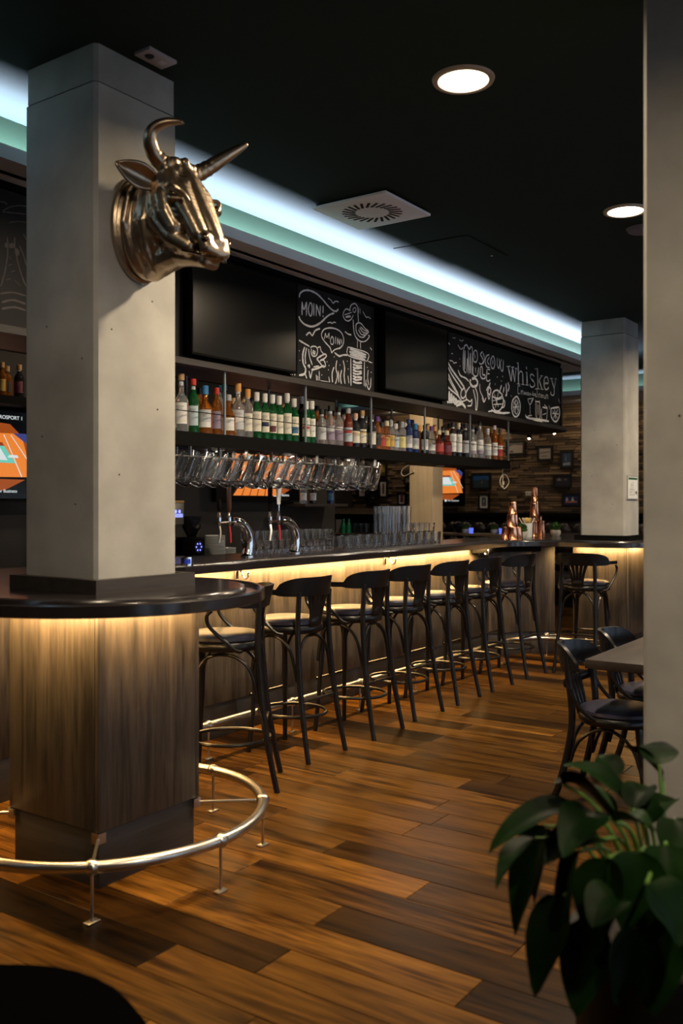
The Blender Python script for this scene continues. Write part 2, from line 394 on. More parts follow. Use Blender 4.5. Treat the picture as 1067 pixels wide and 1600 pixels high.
# ------------------------------------------------------------------ concrete columns
def column(label, u, v, top=True):
    t = thing('concrete_column', label, 'column', (u, v, 0)); w = 0.447; c = 0.014
    def oct(i): a, b, d = i, w - i, c + i; return [(d, a), (b - c, a), (b, d), (b, b - c), (b - c, b), (d, b), (a, b - c), (a, d)]
    obj('shaft', MB().prism(oct(0), 0, 3.165), 'concrete', t)
    obj('top_block', MB().prism(oct(0.004), 3.172, CE), 'concrete_top', t)
    obj('seam', MB().prism(oct(0.008), 3.165, 3.172), 'matte', t)
    holes = MB()
    for hx, hz in ((0.12, 1.62), (0.33, 1.9), (0.3, 2.35), (0.08, 2.2)):
        holes.lathe([(0.0, 0.0), (0.004, 0.0)], (0, 0, 0), 8, mtx=Matrix.Translation((hx, -0.001, hz)) @ Matrix.Rotation(R(90), 4, 'X'))
        holes.lathe([(0.0, 0.0), (0.004, 0.0)], (0, 0, 0), 8, mtx=Matrix.Translation((-0.001, hx, hz - .12)) @ Matrix.Rotation(R(-90), 4, 'Y'))
    obj('air_hole', holes, 'matte', t)
    return t
column('square concrete column carrying the bronze bull head', 2.437, 2.877)
column('square concrete column at the far end of the bar with an escape plan', 8.975, 2.904)
column('warm lit concrete column filling the right edge behind the plant', 3.02, 0.92 - 0.447)

# ------------------------------------------------------------------ bar counter
DISCS = ((2.69, 3.11), (9.21, 3.13))
def barpath(off=0.0, R0=0.68, vf0=3.80, rf0=0.45, u0=0.9, u1=10.95, n1=10, n2=40):
    Rr, vf, rr = R0 - off, vf0 + off, rf0 + off; pts = [(u0, vf)]
    for cu, cv in DISCS:
        fy = vf - rr; du = math.sqrt((Rr + rr) ** 2 - (cv - fy) ** 2); ph = math.atan2(cv - fy, du)
        for i in range(n1 + 1):
            a = PI / 2 + (ph - PI / 2) * i / n1; pts.append((cu - du + rr * math.cos(a), fy + rr * math.sin(a)))
        for i in range(1, n2):
            a = PI + ph + (PI - 2 * ph) * i / n2; pts.append((cu + Rr * math.cos(a), cv + Rr * math.sin(a)))
        for i in range(n1 + 1):
            a = PI - ph + (PI / 2 - PI + ph) * i / n1; pts.append((cu + du + rr * math.cos(a), fy + rr * math.sin(a)))
    pts.append((u1, vf)); return pts
ZT = 1.15
ct = thing('bar_counter_top', 'long dark lacquered bar counter top with rounded ends around both columns', 'counter', (0.9, 3.8, 0))
def loft(prof, mb):
    loops = [barpath(o) for o, z in prof]; n = len(loops[0]); vs = []; fs = []
    for (o, z), lp in zip(prof, loops): vs += [(x - 0.9, y - 3.8, z) for x, y in lp]
    for k in range(len(prof) - 1):
        for i in range(n - 1): fs.append((k * n + i, k * n + i + 1, (k + 1) * n + i + 1, (k + 1) * n + i))
    mb.add(vs, fs, True); return mb
BACK = 0.62
inner = [(x - 0.9, y - 3.8) for x, y in barpath(0.105)] + [(10.05, BACK), (0, BACK)]
obj('slab', MB().prism(inner, 1.10, ZT), 'counter', ct)
obj('edge_moulding', loft([(0.105, 1.10), (0.105, ZT), (0.09, ZT - .004), (0.082, ZT - .014), (0.08, 1.124), (0.035, 1.122), (0.026, 1.128), (0.018, 1.138), (0.008, 1.140), (0.0, 1.134), (0.0, 1.094), (0.006, 1.09), (0.105, 1.09), (0.105, 1.10)], MB()), 'counter', ct, 30)
for cu, cv in DISCS:                                   # plinth trim where the columns pass the counter
    p = MB(); a, b = 0.272, 0.236
    for x0, y0, x1, y1 in ((-a, -a, a, -b), (-a, b, a, a), (-a, -b, -b, b), (b, -b, a, b)): p.box(cu - .02 + x0 - .9, cv + y0 - 3.8 - .01, ZT, cu - .02 + x1 - .9, cv + y1 - 3.8 - .01, ZT + 0.055 if cu < 5 else ZT + .045)
    tag(obj('column_plinth', p, 'darkwood' if cu < 5 else 'matte'), 'dark plinth trim around the foot of the %s column on the counter' % ('near' if cu < 5 else 'far'), 'trim').location = (0.9, 3.8, 0)
bf = thing('bar_panelling', 'wood panelled front of the long bar behind the row of stools', 'bar front', (0.9, 4.05, 0))
segs = [(0.9 + 1.24 * i, 4.05, 0.9 + 1.24 * (i + 1), 4.05) for i in range(6)] + [(8.34, 4.05, 8.72, 3.76), (8.72, 3.76, 8.9, 3.585)]
for x0, y0, x1, y1 in segs:
    d = Vector((x1 - x0, y1 - y0)); L = d.length; a = math.atan2(d.y, d.x)
    for nm, z0, z1, off, mm in (('panel', 0.225, 1.088, 0, 'panel'), ('kick_board', 0.0, 0.220, 0.02, 'kick')):
        o = obj(nm, MB().box(0.0015, off, z0, L - 0.0015, 0.03 + off, z1, 0.0012), mm, bf); o.location = (x0 - 0.9, y0 - 4.05, 0); o.rotation_euler = (0, 0, a)
obj('carcass', MB().box(0, 0.055, 0, 7.4, 0.30, 1.098), 'matte', bf)
obj('dark_plate', MB().prism([(7.05, -0.02), (7.45, -0.16), (7.75, -0.42), (7.86, -0.36), (7.6, 0.0)], 1.035, 1.088), 'matte', bf)  # black plate under the counter where the panelling turns
for px in (380, 611, 757):
    h = onV(px, 890, 3.985); k = thing('bag_hook', {380: 'chrome bag hook under the counter nearest the near column', 611: 'chrome bag hook under the counter at the middle of the bar', 757: 'chrome bag hook under the counter near the far column'}[px], 'hook', (h.x, h.y, 1.02), 0, 'bag hooks under the counter')
    obj('plate', MB().box(-.012, 0.052, -.01, .012, .064, .068, .003), 'chrome', k)
    obj('hook', MB().tube(spline([(0, .055, .05), (0, .02, .045), (0, .0, .01), (0, -.02, -.005), (0, -.04, .01), (0, -.04, .03)], 5), .006, 8), 'chrome', k)
    obj('knob', MB().ball((0, -.04, .034), .010, 8, 6), 'chrome', k)
def cladding(label, u, v):
    t = thing('column_cladding', label, 'cladding', (u, v, 0)); w = 0.56
    for i, (x, y, a) in enumerate(((0, 0, 0), (w, 0, PI / 2), (w, w, PI), (0, w, -PI / 2))):
        for nm, z0, z1, off, mm in (('panel', 0.225, 1.088, 0, 'panel'), ('kick_board', 0.0, 0.220, 0.016, 'kick')):
            o = obj(nm, MB().box(0.001 + off, off, z0, w - .022, off + 0.02, z1, 0.001), mm, t); o.location = (x, y, 0); o.rotation_euler = (0, 0, a)
    return t
cladding('square wood panelled box around the near column under the round counter end', 2.41, 2.83)
cladding('square wood panelled box around the far column under the counter', 8.93, 2.85)

# foot rail following the counter
rl = thing('foot_rail', 'curved brushed steel foot rail running along the whole bar', 'foot rail', (2.69, 3.11, 0))
def rel(p, z): return (p[0] - 2.69, p[1] - 3.11, z)
RZ = 0.20
rp = barpath(0, 0.672, 3.765, 0.40, 0.95, 10.9)
obj('rail', MB().tube([rel(p, RZ) for p in rp], 0.0225, 12), 'steel', rl)
posts = []
for k, (cu, cv) in enumerate(DISCS):
    for deg in (135, 180, 225, 269, 313, 360):
        posts.append((cu + .672 * math.cos(R(deg)), cv + .672 * math.sin(R(deg)), math.sin(R(deg)) < 0.9 and deg in (135, 225, 313), cu, cv))
posts += [(u, 3.765, False, 0, 0) for u in (4.03, 4.83, 5.63, 6.43, 7.23, 8.05)]
for x, y, br, cu, cv in posts:
    p = rel((x, y), 0)
    po = obj('post', MB().lathe([(0.006, 0.006), (0.006, RZ - .02)], p, 8), 'steel', rl)
    obj('post_foot', MB().box(p[0] - .028, p[1] - .016, 0, p[0] + .028, p[1] + .016, 0.008, .002), 'steel', po)
    obj('collar', MB().ball((p[0], p[1], RZ), (.031, .031, .029), 14, 8), 'steel', rl)
    if br:
        q = Vector((cu + (.28 if x > cu else -.28), cv + (.28 if y > cv else -.28), RZ)); q = Vector(rel(q, RZ))
        b = obj('bracket', MB().tube([p[:2] + (RZ,), q], .007, 8), 'steel', rl)
        sx = 1 if x > cu else -1; sy = 1 if y > cv else -1
        c = MB().box(min(q.x, q.x - sx * .035), min(q.y, q.y + sy * .004), RZ - .02, max(q.x, q.x - sx * .035), max(q.y, q.y + sy * .004), RZ + .02).box(min(q.x, q.x + sx * .004), min(q.y + sy * .004, q.y - sy * .035), RZ - .02, max(q.x, q.x + sx * .004), max(q.y + sy * .004, q.y - sy * .035), RZ + .02)
        obj('corner_plate', c, 'steel', b)

# ------------------------------------------------------------------ overhead gantry
GV = 3.92
gs = thing('overhead_bottle_shelf', 'long dark overhead bottle shelf hanging above the bar', 'shelf', (0.9, GV, 1.85))
def G(x, y, z): return (x - 0.9, y - GV, z - 1.85)
def gbox(mb, x0, y0, z0, x1, y1, z1): return mb.box(*G(x0, y0, z0), *G(x1, y1, z1))
obj('shelf_board', gbox(MB(), 3.3, 3.89, 1.85, 8.50, 4.25, 1.932), 'black', gs)
for u in (3.49, 4.325, 5.159, 5.995, 6.824, 7.659, 8.487):
    for v in (3.905, 4.235): obj('upright', gbox(MB(), u - .006, v - .006, 1.932, u + .006, v + .006, 2.325), mat('upright_steel', (0.30, 0.36, 0.40), 0.4, 0.6), gs)
obj('guard_wire', MB().tube([G(3.3, 3.905, 2.055), G(8.49, 3.905, 2.055)], .0028, 6), 'matte', gs)
obj('back_wire', MB().tube([G(3.3, 4.235, 2.055), G(8.49, 4.235, 2.055)], .0028, 6), 'matte', gs)
RODS = (3.55, 3.81, 4.065, 4.324, 4.586, 4.84, 5.106, 5.359, 5.622, 5.884, 6.126)
for u in RODS:
    for v in (3.95, 4.065, 4.18): obj('hanger', gbox(MB(), u - .004, v - .010, 1.785, u + .004, v + .010, 1.85), 'steel', gs)
for v in (3.95, 4.065, 4.18): obj('mug_rail', MB().tube([G(3.3, v, 1.79), G(6.17, v, 1.79)], .0045, 8), 'steel', gs)
for u in (3.7, 4.45, 5.2, 5.95, 6.7, 7.4): obj('puck_light', MB().lathe([(0.0, -.006), (.035, -.006), (.04, 0.0)], G(u, 4.07, 1.85), 14), 'steel', gs)
# backing box of the boards, with a rounded far end
up = thing('board_housing', 'black housing between shelf and soffit carrying chalkboards and televisions', 'housing', (0.9, 3.94, 2.362))
endp = [(9.88 + .30 * math.sin(a), 4.24 - .30 * math.cos(a)) for a in [PI / 2 * i / 8 for i in range(9)]]
obj('body', MB().prism([(0, 0), (8.98, 0)] + [(x - 0.9, y - 3.94) for x, y in endp[1:]] + [(9.28, .6), (0, .6)], 0, 0.706), 'matte', up, 30)
obj('ledge', MB().box(0, -.07, -.037, 8.88, .36, 0), 'darkwood', up)
obj('shadow_gap', MB().box(0, -.03, .675, 8.98, 0, .706), 'matte', up)
obj('end_ledge', MB().prism([(8.88, -.07), (8.98, -.07)] + [(9.88 + .37 * math.sin(a) - .9, 4.24 - .37 * math.cos(a) - 3.94) for a in [PI / 2 * i / 8 for i in range(1, 9)]] + [(9.35, .6), (8.88, .6)], -.042, 0.0), 'darkwood', up, 30)
def chalkboard(label, u0, u1, z0, z1, v=3.92):
    t = thing('chalkboard', label, 'chalkboard', (u0, v, z0))
    obj('board', MB().box(0, 0, 0, u1 - u0, 0.019, z1 - z0), 'board', t); return t
CB0 = chalkboard('dim chalkboard with a chalk palm drawing left of the near column', 1.6, 3.95, 2.364, 3.03)
CB1 = chalkboard('chalkboard with two MOIN speech bubbles, seabird and fish between the screens', 5.02, 6.06, 2.364, 3.03)
CB2 = chalkboard('wide chalkboard lettered Moscow Mule and whiskey', 7.16, 9.87, 2.364, 3.03)
eb = thing('chalkboard', 'narrow curved chalkboard panel at the rounded far end', 'chalkboard', (9.88, 3.92, 2.364))
e0 = MB(); vs = []; fs = []
for i in range(9):
    a = R(3) + R(75) * i / 8
    for rr, zz in ((.322, 0), (.322, .66), (.305, .66), (.305, 0)): vs.append((rr * math.sin(a), .32 - rr * math.cos(a), zz))
for i in range(8):
    for k in range(4): fs.append((i * 4 + k, i * 4 + (k + 1) % 4, i * 4 + 4 + (k + 1) % 4, i * 4 + 4 + k))
obj('board', e0.add(vs, fs + [(0, 1, 2, 3), (35, 34, 33, 32)], True), 'board', eb, 50)

def ribbon(mb, P, w, v):
    """flat chalk stroke on the plane y = v through points P (x, z)"""
    n = len(P); vs = []
    for i in range(n):
        a, b = P[max(i - 1, 0)], P[min(i + 1, n - 1)]; dx, dz = b[0] - a[0], b[1] - a[1]; l = math.hypot(dx, dz) or 1
        ww = w[i] if isinstance(w, list) else w * (0.8 + 0.4 * random.random()) * (0.6 if i in (0, n - 1) else 1)
        nx, nz = -dz / l * ww / 2, dx / l * ww / 2; vs += [(P[i][0] + nx, v, P[i][1] + nz), (P[i][0] - nx, v, P[i][1] - nz)]
    o = len(mb.v); fs = [(2 * i, 2 * i + 1, 2 * i + 3, 2 * i + 2) for i in range(n - 1)]
    mb.add(vs, fs); return mb
def chalk(name, board, strokes, ox, oy, sc, wpx=9, v=3.9185, smooth=True, m='chalk'):
    """strokes are lists of points in an enlarged crop of the photograph, projected onto the board"""
    mb = MB(); lift = 0
    for s in strokes:
        w = wpx
        if isinstance(s[0], (int, float)): w = s[0]; s = s[1:]
        pts = [(p[0], p[1], 0) for p in s]
        if smooth and len(pts) > 2: pts = [tuple(q) for q in spline(pts, 5)]
        elif len(pts) == 2: pts = [tuple(Vector(pts[0]).lerp(Vector(pts[1]), k / 4)) for k in range(5)]
        P = []
        for x, y, _ in pts:
            q = onV(ox + x * sc, oy + y * sc, v); P.append((q.x - board.location.x, q.z - board.location.z))
        q0 = onV(ox + pts[0][0] * sc, oy + pts[0][1] * sc, v); d = FW[0] * q0.x + FW[1] * v
        lift += 1
        ribbon(mb, P, w * sc * d / F * 1.5, v - board.location.y - 0.00002 * lift)
    return tag(obj(name, mb, m, board), kind='stuff')
# --- first board (enlargement 440,440 at 0.15)
c1 = (440, 440, 0.15)
bub1 = [[14, (183, 165), (195, 120), (240, 92), (300, 95), (370, 130), (430, 190), (480, 250), (530, 298), (570, 308), (590, 285)], [14, (180, 360), (195, 400), (240, 445), (310, 468), (370, 450), (420, 415), (465, 370), (510, 340), (548, 330)],
        [10, (520, 745), (505, 690), (470, 650), (430, 600), (415, 550), (440, 500), (500, 482), (570, 495), (620, 530), (645, 590), (640, 650), (610, 690), (560, 705), (530, 730), (520, 745)]]
chalk('speech_bubbles', CB1, bub1, *c1)
moin = [[12, (212, 350), (212, 210)], [12, (212, 210), (232, 290), (260, 212)], [12, (260, 212), (258, 355)], [11, (292, 225), (278, 290), (292, 352), (310, 350), (318, 285), (310, 228), (292, 225)], [12, (335, 225), (335, 355)], [12, (360, 360), (362, 235)], [12, (362, 235), (400, 360)], [12, (400, 360), (402, 250)], [12, (432, 250), (430, 330)], [12, (430, 350), (431, 370)],
        [8, (445, 600), (455, 535)], [8, (455, 535), (470, 580), (495, 535)], [8, (495, 535), (492, 595)], [8, (520, 575), (508, 610), (515, 650), (535, 650), (540, 610), (530, 575), (520, 575)], [8, (562, 570), (558, 650)], [8, (580, 655), (582, 585)], [8, (582, 585), (603, 660)], [8, (603, 660), (608, 595)], [8, (625, 600), (622, 650)], [8, (622, 665), (622, 672)]]
chalk('lettering', CB1, moin, *c1, smooth=True)
bird = [[9, (745, 395), (748, 460), (755, 530), (780, 590), (830, 625), (880, 615), (915, 570), (900, 560)], [10, (800, 420), (795, 340), (790, 265), (765, 230), (730, 240), (712, 275), (715, 305)], [9, (715, 305), (680, 285), (655, 300), (640, 345), (655, 390), (690, 410), (725, 390), (745, 350)], [8, (655, 345), (690, 335), (730, 320)], [14, (665, 370), (720, 360)], [7, (760, 270), (742, 290), (752, 320), (770, 310), (772, 280), (760, 270)],
        [9, (800, 428), (775, 450), (778, 520), (810, 570), (850, 580), (880, 550), (905, 520), (870, 490), (830, 440), (800, 428)], [8, (800, 500), (830, 550), (870, 555)], [8, (810, 480), (850, 530), (890, 535)], [8, (820, 470), (865, 510), (900, 518)], [7, (790, 600), (788, 690)], [7, (820, 620), (822, 700)], [6, (805, 265), (800, 330)], [6, (818, 280), (816, 340)],
        [9, (690, 680), (895, 745), (890, 830)], [9, (690, 680), (695, 770), (890, 830)], [20, (710, 700), (880, 765)], [20, (705, 730), (880, 790)], [16, (710, 758), (870, 812)], [12, (720, 800), (722, 1085)], [12, (862, 835), (858, 1085)]] + [[13, (740, 830 + 30 * i), (780, 845 + 30 * i), (835, 835 + 30 * i + (i % 2) * 12)] for i in range(8)] + [[9, (745, 815), (790, 850), (838, 850)], [9, (745, 920), (790, 890), (838, 905)], [9, (745, 1020), (790, 990), (838, 1000)]]
chalk('seabird_on_post', CB1, bird, *c1)
fish = [[12, (180, 610), (230, 640), (290, 675)], [15, (240, 680), (220, 760), (225, 850), (250, 900)], [12, (260, 690), (245, 780), (250, 860)], [10, (300, 690), (320, 675), (360, 680), (375, 720), (360, 770), (325, 775), (308, 740), (310, 700)], [14, (335, 715), (325, 740), (345, 750), (345, 720)], [9, (375, 690), (400, 680), (410, 720), (440, 755)], [12, (365, 805), (400, 780), (450, 755), (465, 775), (440, 805), (405, 820)], [12, (365, 805), (395, 840), (430, 885), (455, 880), (450, 840), (430, 815), (400, 825)], [10, (280, 700), (290, 780), (320, 870)], [16, (250, 900), (240, 960), (180, 975)], [14, (310, 920), (370, 905), (440, 875)], [10, (330, 890), (390, 880)], [12, (270, 880), (290, 870), (285, 900)], [12, (285, 930), (300, 1010)], [10, (320, 920), (300, 1010)], [10, (245, 960), (262, 1010)]]
chalk('fish', CB1, fish, *c1)
sea = [[13, (255, 560), (290, 530), (320, 560), (350, 510), (400, 490)], [9, (482, 172), (515, 195), (535, 225), (560, 205), (595, 212)], [7, (478, 430), (510, 425), (525, 435), (545, 422), (565, 430)], [10, (660, 520), (690, 545), (725, 555)], [7, (845, 310), (880, 370), (900, 368), (930, 388)], [7, (920, 685), (940, 715)], [13, (550, 740), (600, 775), (640, 765), (685, 765)], [8, (900, 830), (945, 848)], [11, (575, 820), (565, 900), (580, 980), (560, 1065)], [12, (545, 890), (525, 960), (530, 1050)], [12, (590, 930), (595, 1050)], [12, (625, 920), (612, 990), (622, 1065)], [11, (640, 820), (655, 900), (650, 980), (660, 1065)], [9, (490, 990), (500, 1050)], [9, (690, 980), (700, 1060)], [10, (360, 970), (365, 1030)], [9, (390, 930), (395, 1030)], [8, (375, 980), (380, 1030)], [7, (85, 935), (95, 970)], [8, (110, 940), (112, 975)], [8, (135, 945), (137, 980)], [8, (900, 920), (895, 1000), (905, 1080)], [8, (930, 1000), (925, 1100)], [8, (880, 1020), (870, 1100)], [8, (880, 1060), (910, 1125), (930, 1060)], [4, (400, 1030), (490, 1045)]] + [[9, (x, y), (x + 4, y + 9)] for x, y in ((182, 715), (187, 815), (470, 830), (490, 870), (605, 865), (680, 825), (690, 905), (485, 915), (415, 968), (930, 940), (545, 780), (890, 890))]
chalk('gulls_and_seaweed', CB1, sea, *c1)
# --- second board (enlargement 690,520 at 0.1968)
c2 = (690, 520, 0.19681)
mm = [[8, (190, 320), (172, 280), (172, 180), (180, 110), (200, 98), (218, 130), (235, 110), (245, 150), (240, 330)], [7, (200, 320), (205, 200), (215, 330)], [12, (185, 140), (182, 290)], [14, (228, 160), (226, 320)], [8, (210, 140), (215, 300)],
      [7, (262, 140), (248, 180), (255, 225), (275, 230), (285, 190), (278, 145), (262, 140)], [6, (262, 165), (264, 205)], [7, (325, 150), (308, 170), (320, 195), (330, 225), (315, 250), (298, 240)], [7, (330, 160), (340, 210), (328, 245)], [7, (378, 175), (355, 185), (345, 225), (358, 270), (380, 275)], [6, (378, 195), (362, 225), (378, 255)], [7, (402, 185), (388, 225), (395, 275), (412, 282), (422, 245), (415, 195), (402, 185)], [6, (404, 215), (406, 250)], [7, (440, 200), (442, 260), (455, 280), (462, 240), (470, 290), (485, 300), (490, 215)], [6, (455, 205), (462, 235), (475, 210)],
      [7, (250, 265), (248, 320), (262, 345), (285, 335), (292, 275)], [6, (268, 275), (270, 318)], [7, (308, 270), (305, 330), (320, 362), (345, 360), (340, 335), (325, 330), (322, 275), (308, 270)], [7, (360, 290), (355, 370), (372, 383), (385, 372)], [7, (362, 290), (384, 292)], [7, (362, 325), (380, 325)]]
chalk('moscow_mule_lettering', CB2, mm, *c2)
wk = [[11, (528, 270), (552, 385)], [7, (552, 385), (562, 275)], [11, (562, 275), (580, 390)], [6, (580, 390), (590, 285)], [5, (515, 268), (545, 266)], [5, (552, 274), (575, 272)], [5, (582, 285), (600, 283)],
      [12, (607, 240), (610, 405)], [4, (596, 240), (610, 238)], [4, (598, 405), (622, 408)], [6, (612, 330), (625, 305), (640, 315)], [11, (643, 315), (645, 408)], [4, (632, 408), (656, 412)],
      [12, (676, 315), (678, 412)], [4, (666, 316), (678, 314)], [4, (664, 413), (690, 416)], [12, (672, 268), (674, 290)],
      [7, (735, 345), (715, 328), (702, 345), (712, 370)], [11, (712, 368), (732, 390)], [7, (735, 395), (738, 415), (722, 432), (705, 425), (700, 405)],
      [12, (760, 285), (764, 442)], [4, (738, 286), (762, 284)], [4, (752, 442), (778, 446)], [6, (768, 385), (795, 340)], [10, (775, 380), (795, 445)], [4, (782, 340), (805, 343)], [4, (784, 446), (808, 450)],
      [9, (820, 400), (845, 402)], [8, (848, 400), (842, 362), (825, 350), (812, 375), (812, 420), (825, 450), (842, 445), (850, 430)], [11, (814, 375), (815, 425)],
      [9, (870, 365), (893, 445)], [5, (893, 445), (905, 365)], [6, (893, 445), (892, 485), (880, 497), (866, 485), (868, 468)], [4, (860, 362), (882, 364)], [4, (896, 364), (914, 366)]]
chalk('whiskey_lettering', CB2, wk, *c2, smooth=True)
nn = [[4, (622, 425), (606, 422), (606, 478), (620, 482)], [4, (630, 455), (632, 490)], [4, (632, 465), (642, 460), (644, 490)], [4, (652, 465), (656, 490), (662, 472), (668, 492), (674, 468)], [4, (682, 475), (680, 492), (690, 492), (688, 475), (682, 475)], [4, (704, 478), (697, 485), (704, 492), (697, 498)], [4, (710, 488), (716, 489)], [4, (722, 462), (722, 502)], [4, (722, 490), (730, 480)], [4, (724, 490), (732, 502)], [4, (737, 492), (746, 492), (742, 482), (736, 492), (745, 502)], [4, (742, 448), (756, 450), (756, 505), (744, 503)],
      [4, (770, 485), (770, 515)], [4, (770, 490), (780, 485), (782, 515)], [4, (793, 490), (790, 505), (797, 515), (803, 500), (793, 490)], [4, (810, 492), (812, 516), (822, 518), (823, 494)], [4, (830, 525), (830, 496), (840, 495), (843, 526)]]
chalk('small_lettering', CB2, nn, *c2)
art = [[12, (35, 205), (80, 290), (150, 390), (180, 435)], [10, (36, 240), (80, 330), (140, 420), (165, 460)], [9, (36, 290), (80, 390), (130, 480)], [7, (38, 330), (90, 430), (135, 495)]] + [[22, (42 + 18 * i, 445 + 18 * i), (50 + 15 * i, 560)] for i in range(5)] + [[16, (100, 565), (140, 545), (190, 590)], [14, (115, 580), (160, 565), (190, 598)], [10, (36, 415), (70, 450), (130, 500), (145, 530)],
       [9, (130, 295), (150, 340), (190, 360), (215, 385)], [14, (230, 370), (225, 395), (245, 425), (275, 420), (285, 390), (265, 362), (240, 365)], [8, (225, 425), (195, 470), (195, 520), (225, 545), (240, 530), (235, 575), (205, 580)], [8, (265, 430), (285, 500), (280, 600), (270, 605), (270, 540), (250, 450)], [9, (155, 460), (165, 450), (180, 440), (190, 490), (170, 520), (152, 500), (155, 460)], [8, (150, 520), (160, 545), (200, 530)],
       [7, (302, 405), (305, 460), (330, 520), (335, 550)], [7, (320, 515), (335, 550), (352, 515)], [9, (385, 395), (375, 430), (365, 480), (375, 530)], [9, (355, 460), (370, 430), (390, 450), (380, 490), (360, 470)], [6, (385, 490), (378, 530)], [9, (475, 415), (455, 480)], [10, (525, 395), (535, 430), (525, 465)], [10, (510, 400), (515, 490), (505, 495)], [9, (495, 430), (488, 475)],
       [8, (400, 500), (405, 580), (430, 620), (470, 605), (490, 540), (480, 500)], [8, (400, 500), (410, 470), (440, 455), (470, 480), (482, 500), (450, 520), (420, 515), (400, 500)], [7, (485, 530), (500, 545), (495, 585), (475, 595)], [5, (415, 480), (450, 590)], [5, (450, 465), (425, 600)], [5, (405, 540), (485, 520)], [5, (410, 570), (480, 565)], [8, (370, 625), (430, 620), (500, 645)], [10, (395, 610), (440, 635), (540, 635)],
       [9, (590, 505), (562, 540), (556, 600), (570, 655), (595, 665), (618, 630), (622, 565), (605, 515), (590, 505)], [5, (588, 525), (585, 645)], [5, (570, 545), (610, 620)], [5, (608, 545), (568, 625)], [5, (564, 590), (614, 585)], [4, (590, 530), (570, 570), (575, 620), (595, 645), (608, 610), (606, 560), (590, 530)],
       [5, (683, 525), (728, 520)], [5, (683, 527), (700, 570), (728, 522)], [5, (700, 570), (702, 650)], [6, (685, 660), (715, 655)], [5, (708, 550), (728, 515)], [5, (745, 530), (750, 665), (780, 670), (775, 535)], [5, (745, 545), (775, 548)], [4, (755, 560), (760, 650)], [4, (768, 570), (770, 655)], [5, (790, 600), (795, 690), (830, 690), (838, 600)], [8, (800, 590), (840, 600)], [5, (800, 650), (830, 640)], [5, (815, 570), (840, 600)], [9, (665, 650), (680, 675), (760, 690), (850, 705)], [8, (670, 665), (730, 690), (800, 705)], [8, (700, 675), (850, 700)],
       [9, (865, 600), (930, 590)], [9, (868, 600), (868, 660), (890, 700), (915, 700), (935, 650), (932, 592)], [5, (880, 620), (920, 680)], [5, (920, 610), (885, 680)], [5, (875, 640), (930, 645)], [5, (895, 605), (905, 690)], [4, (850, 575), (858, 610)], [4, (925, 520), (938, 560)], [8, (32, 90), (48, 80), (65, 92)], [6, (128, 95), (150, 130), (168, 118)], [6, (62, 220), (85, 225), (95, 240), (118, 235)], [5, (140, 55), (155, 65), (172, 58)], [4, (85, 40), (110, 42)], [4, (75, 165), (88, 165)]] + [[5, (x, y), (x + 5, y + 4)] for x, y in ((438, 350), (480, 345), (420, 405), (550, 500), (140, 205), (142, 262), (470, 380))]
chalk('cocktail_drawings', CB2, art, *c2)
cz = (0, 240, 0.25)
palm = [[5, (15, 360), (60, 335), (120, 325), (165, 330)], [5, (15, 365), (80, 370), (165, 380)], [4, (60, 430), (110, 425), (165, 430)], [5, (0, 300), (30, 305), (45, 320)], [6, (45, 520), (48, 620), (30, 740), (5, 830)], [6, (92, 520), (95, 600), (125, 730), (162, 830)], [22, (30, 570), (45, 575)], [30, (70, 560), (78, 590)], [30, (95, 612), (120, 620)], [5, (120, 575), (145, 630), (165, 700)], [5, (145, 500), (165, 540)], [6, (0, 875), (80, 868), (165, 890)], [3, (55, 640), (70, 660)], [3, (50, 700), (75, 690)], [3, (70, 740), (95, 730)], [3, (35, 790), (70, 780)], [3, (90, 790), (130, 830)], [9, (10, 930), (80, 915), (160, 940)], [9, (10, 970), (90, 960), (160, 980)]]
dimchalk = mat('dim_lit_chalk', (0.14, 0.12, 0.115), 0.9)  # dim light on the left board is put into this darker chalk colour
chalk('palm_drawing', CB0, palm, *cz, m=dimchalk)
q = [[(.12, .05), (.13, .25), (.11, .42), (.14, .6)], [(.2, .05), (.22, .2), (.2, .38)], [(.26, .03), (.27, .15), (.25, .3)], [(.05, .12), (.09, .2)], [(.28, .2), (.33, .28)], [(.17, .3), (.24, .36)], [(.08, .5), (.1, .42)]]
em = MB()
for s in q:
    P = [tuple(p) for p in spline([(a, b, 0) for a, b in s], 5)]; vs = []
    for i, p in enumerate(P):
        for dw in (-.006, .006):
            a = (p[0] + dw) / .325 + R(4); vs.append((.3235 * math.sin(a), .32 - .3235 * math.cos(a), p[1]))
    em.add(vs, [(2 * i, 2 * i + 1, 2 * i + 3, 2 * i + 2) for i in range(len(P) - 1)])
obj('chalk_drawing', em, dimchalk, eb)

def tv(name, label, u0, u1, z0, z1, v, m='screen', off=True):
    t = thing(name, label, 'television', (u0, v, z0)); w, h = u1 - u0, z1 - z0; b = .010
    obj('casing', MB().box(0, 0.006, 0, w, 0.06, h, .004), 'matte', t)
    obj('bezel', MB().box(0, 0, 0, b, .006, h).box(w - b, 0, 0, w, .006, h).box(b, 0, 0, w - b, .006, b * 1.3).box(b, 0, h - b, w - b, .006, h), 'black', t)
    obj('screen', MB().box(b, .003, b * 1.3, w - b, .006, h - b), m, t)
    return t
tv('television', 'large switched off television over the bar left of the seabird chalkboard', 3.99, 5.01, 2.39, 3.0, 3.86)
tv('television', 'switched off television over the bar between the two chalkboards', 6.13, 7.16, 2.40, 3.02, 3.86)

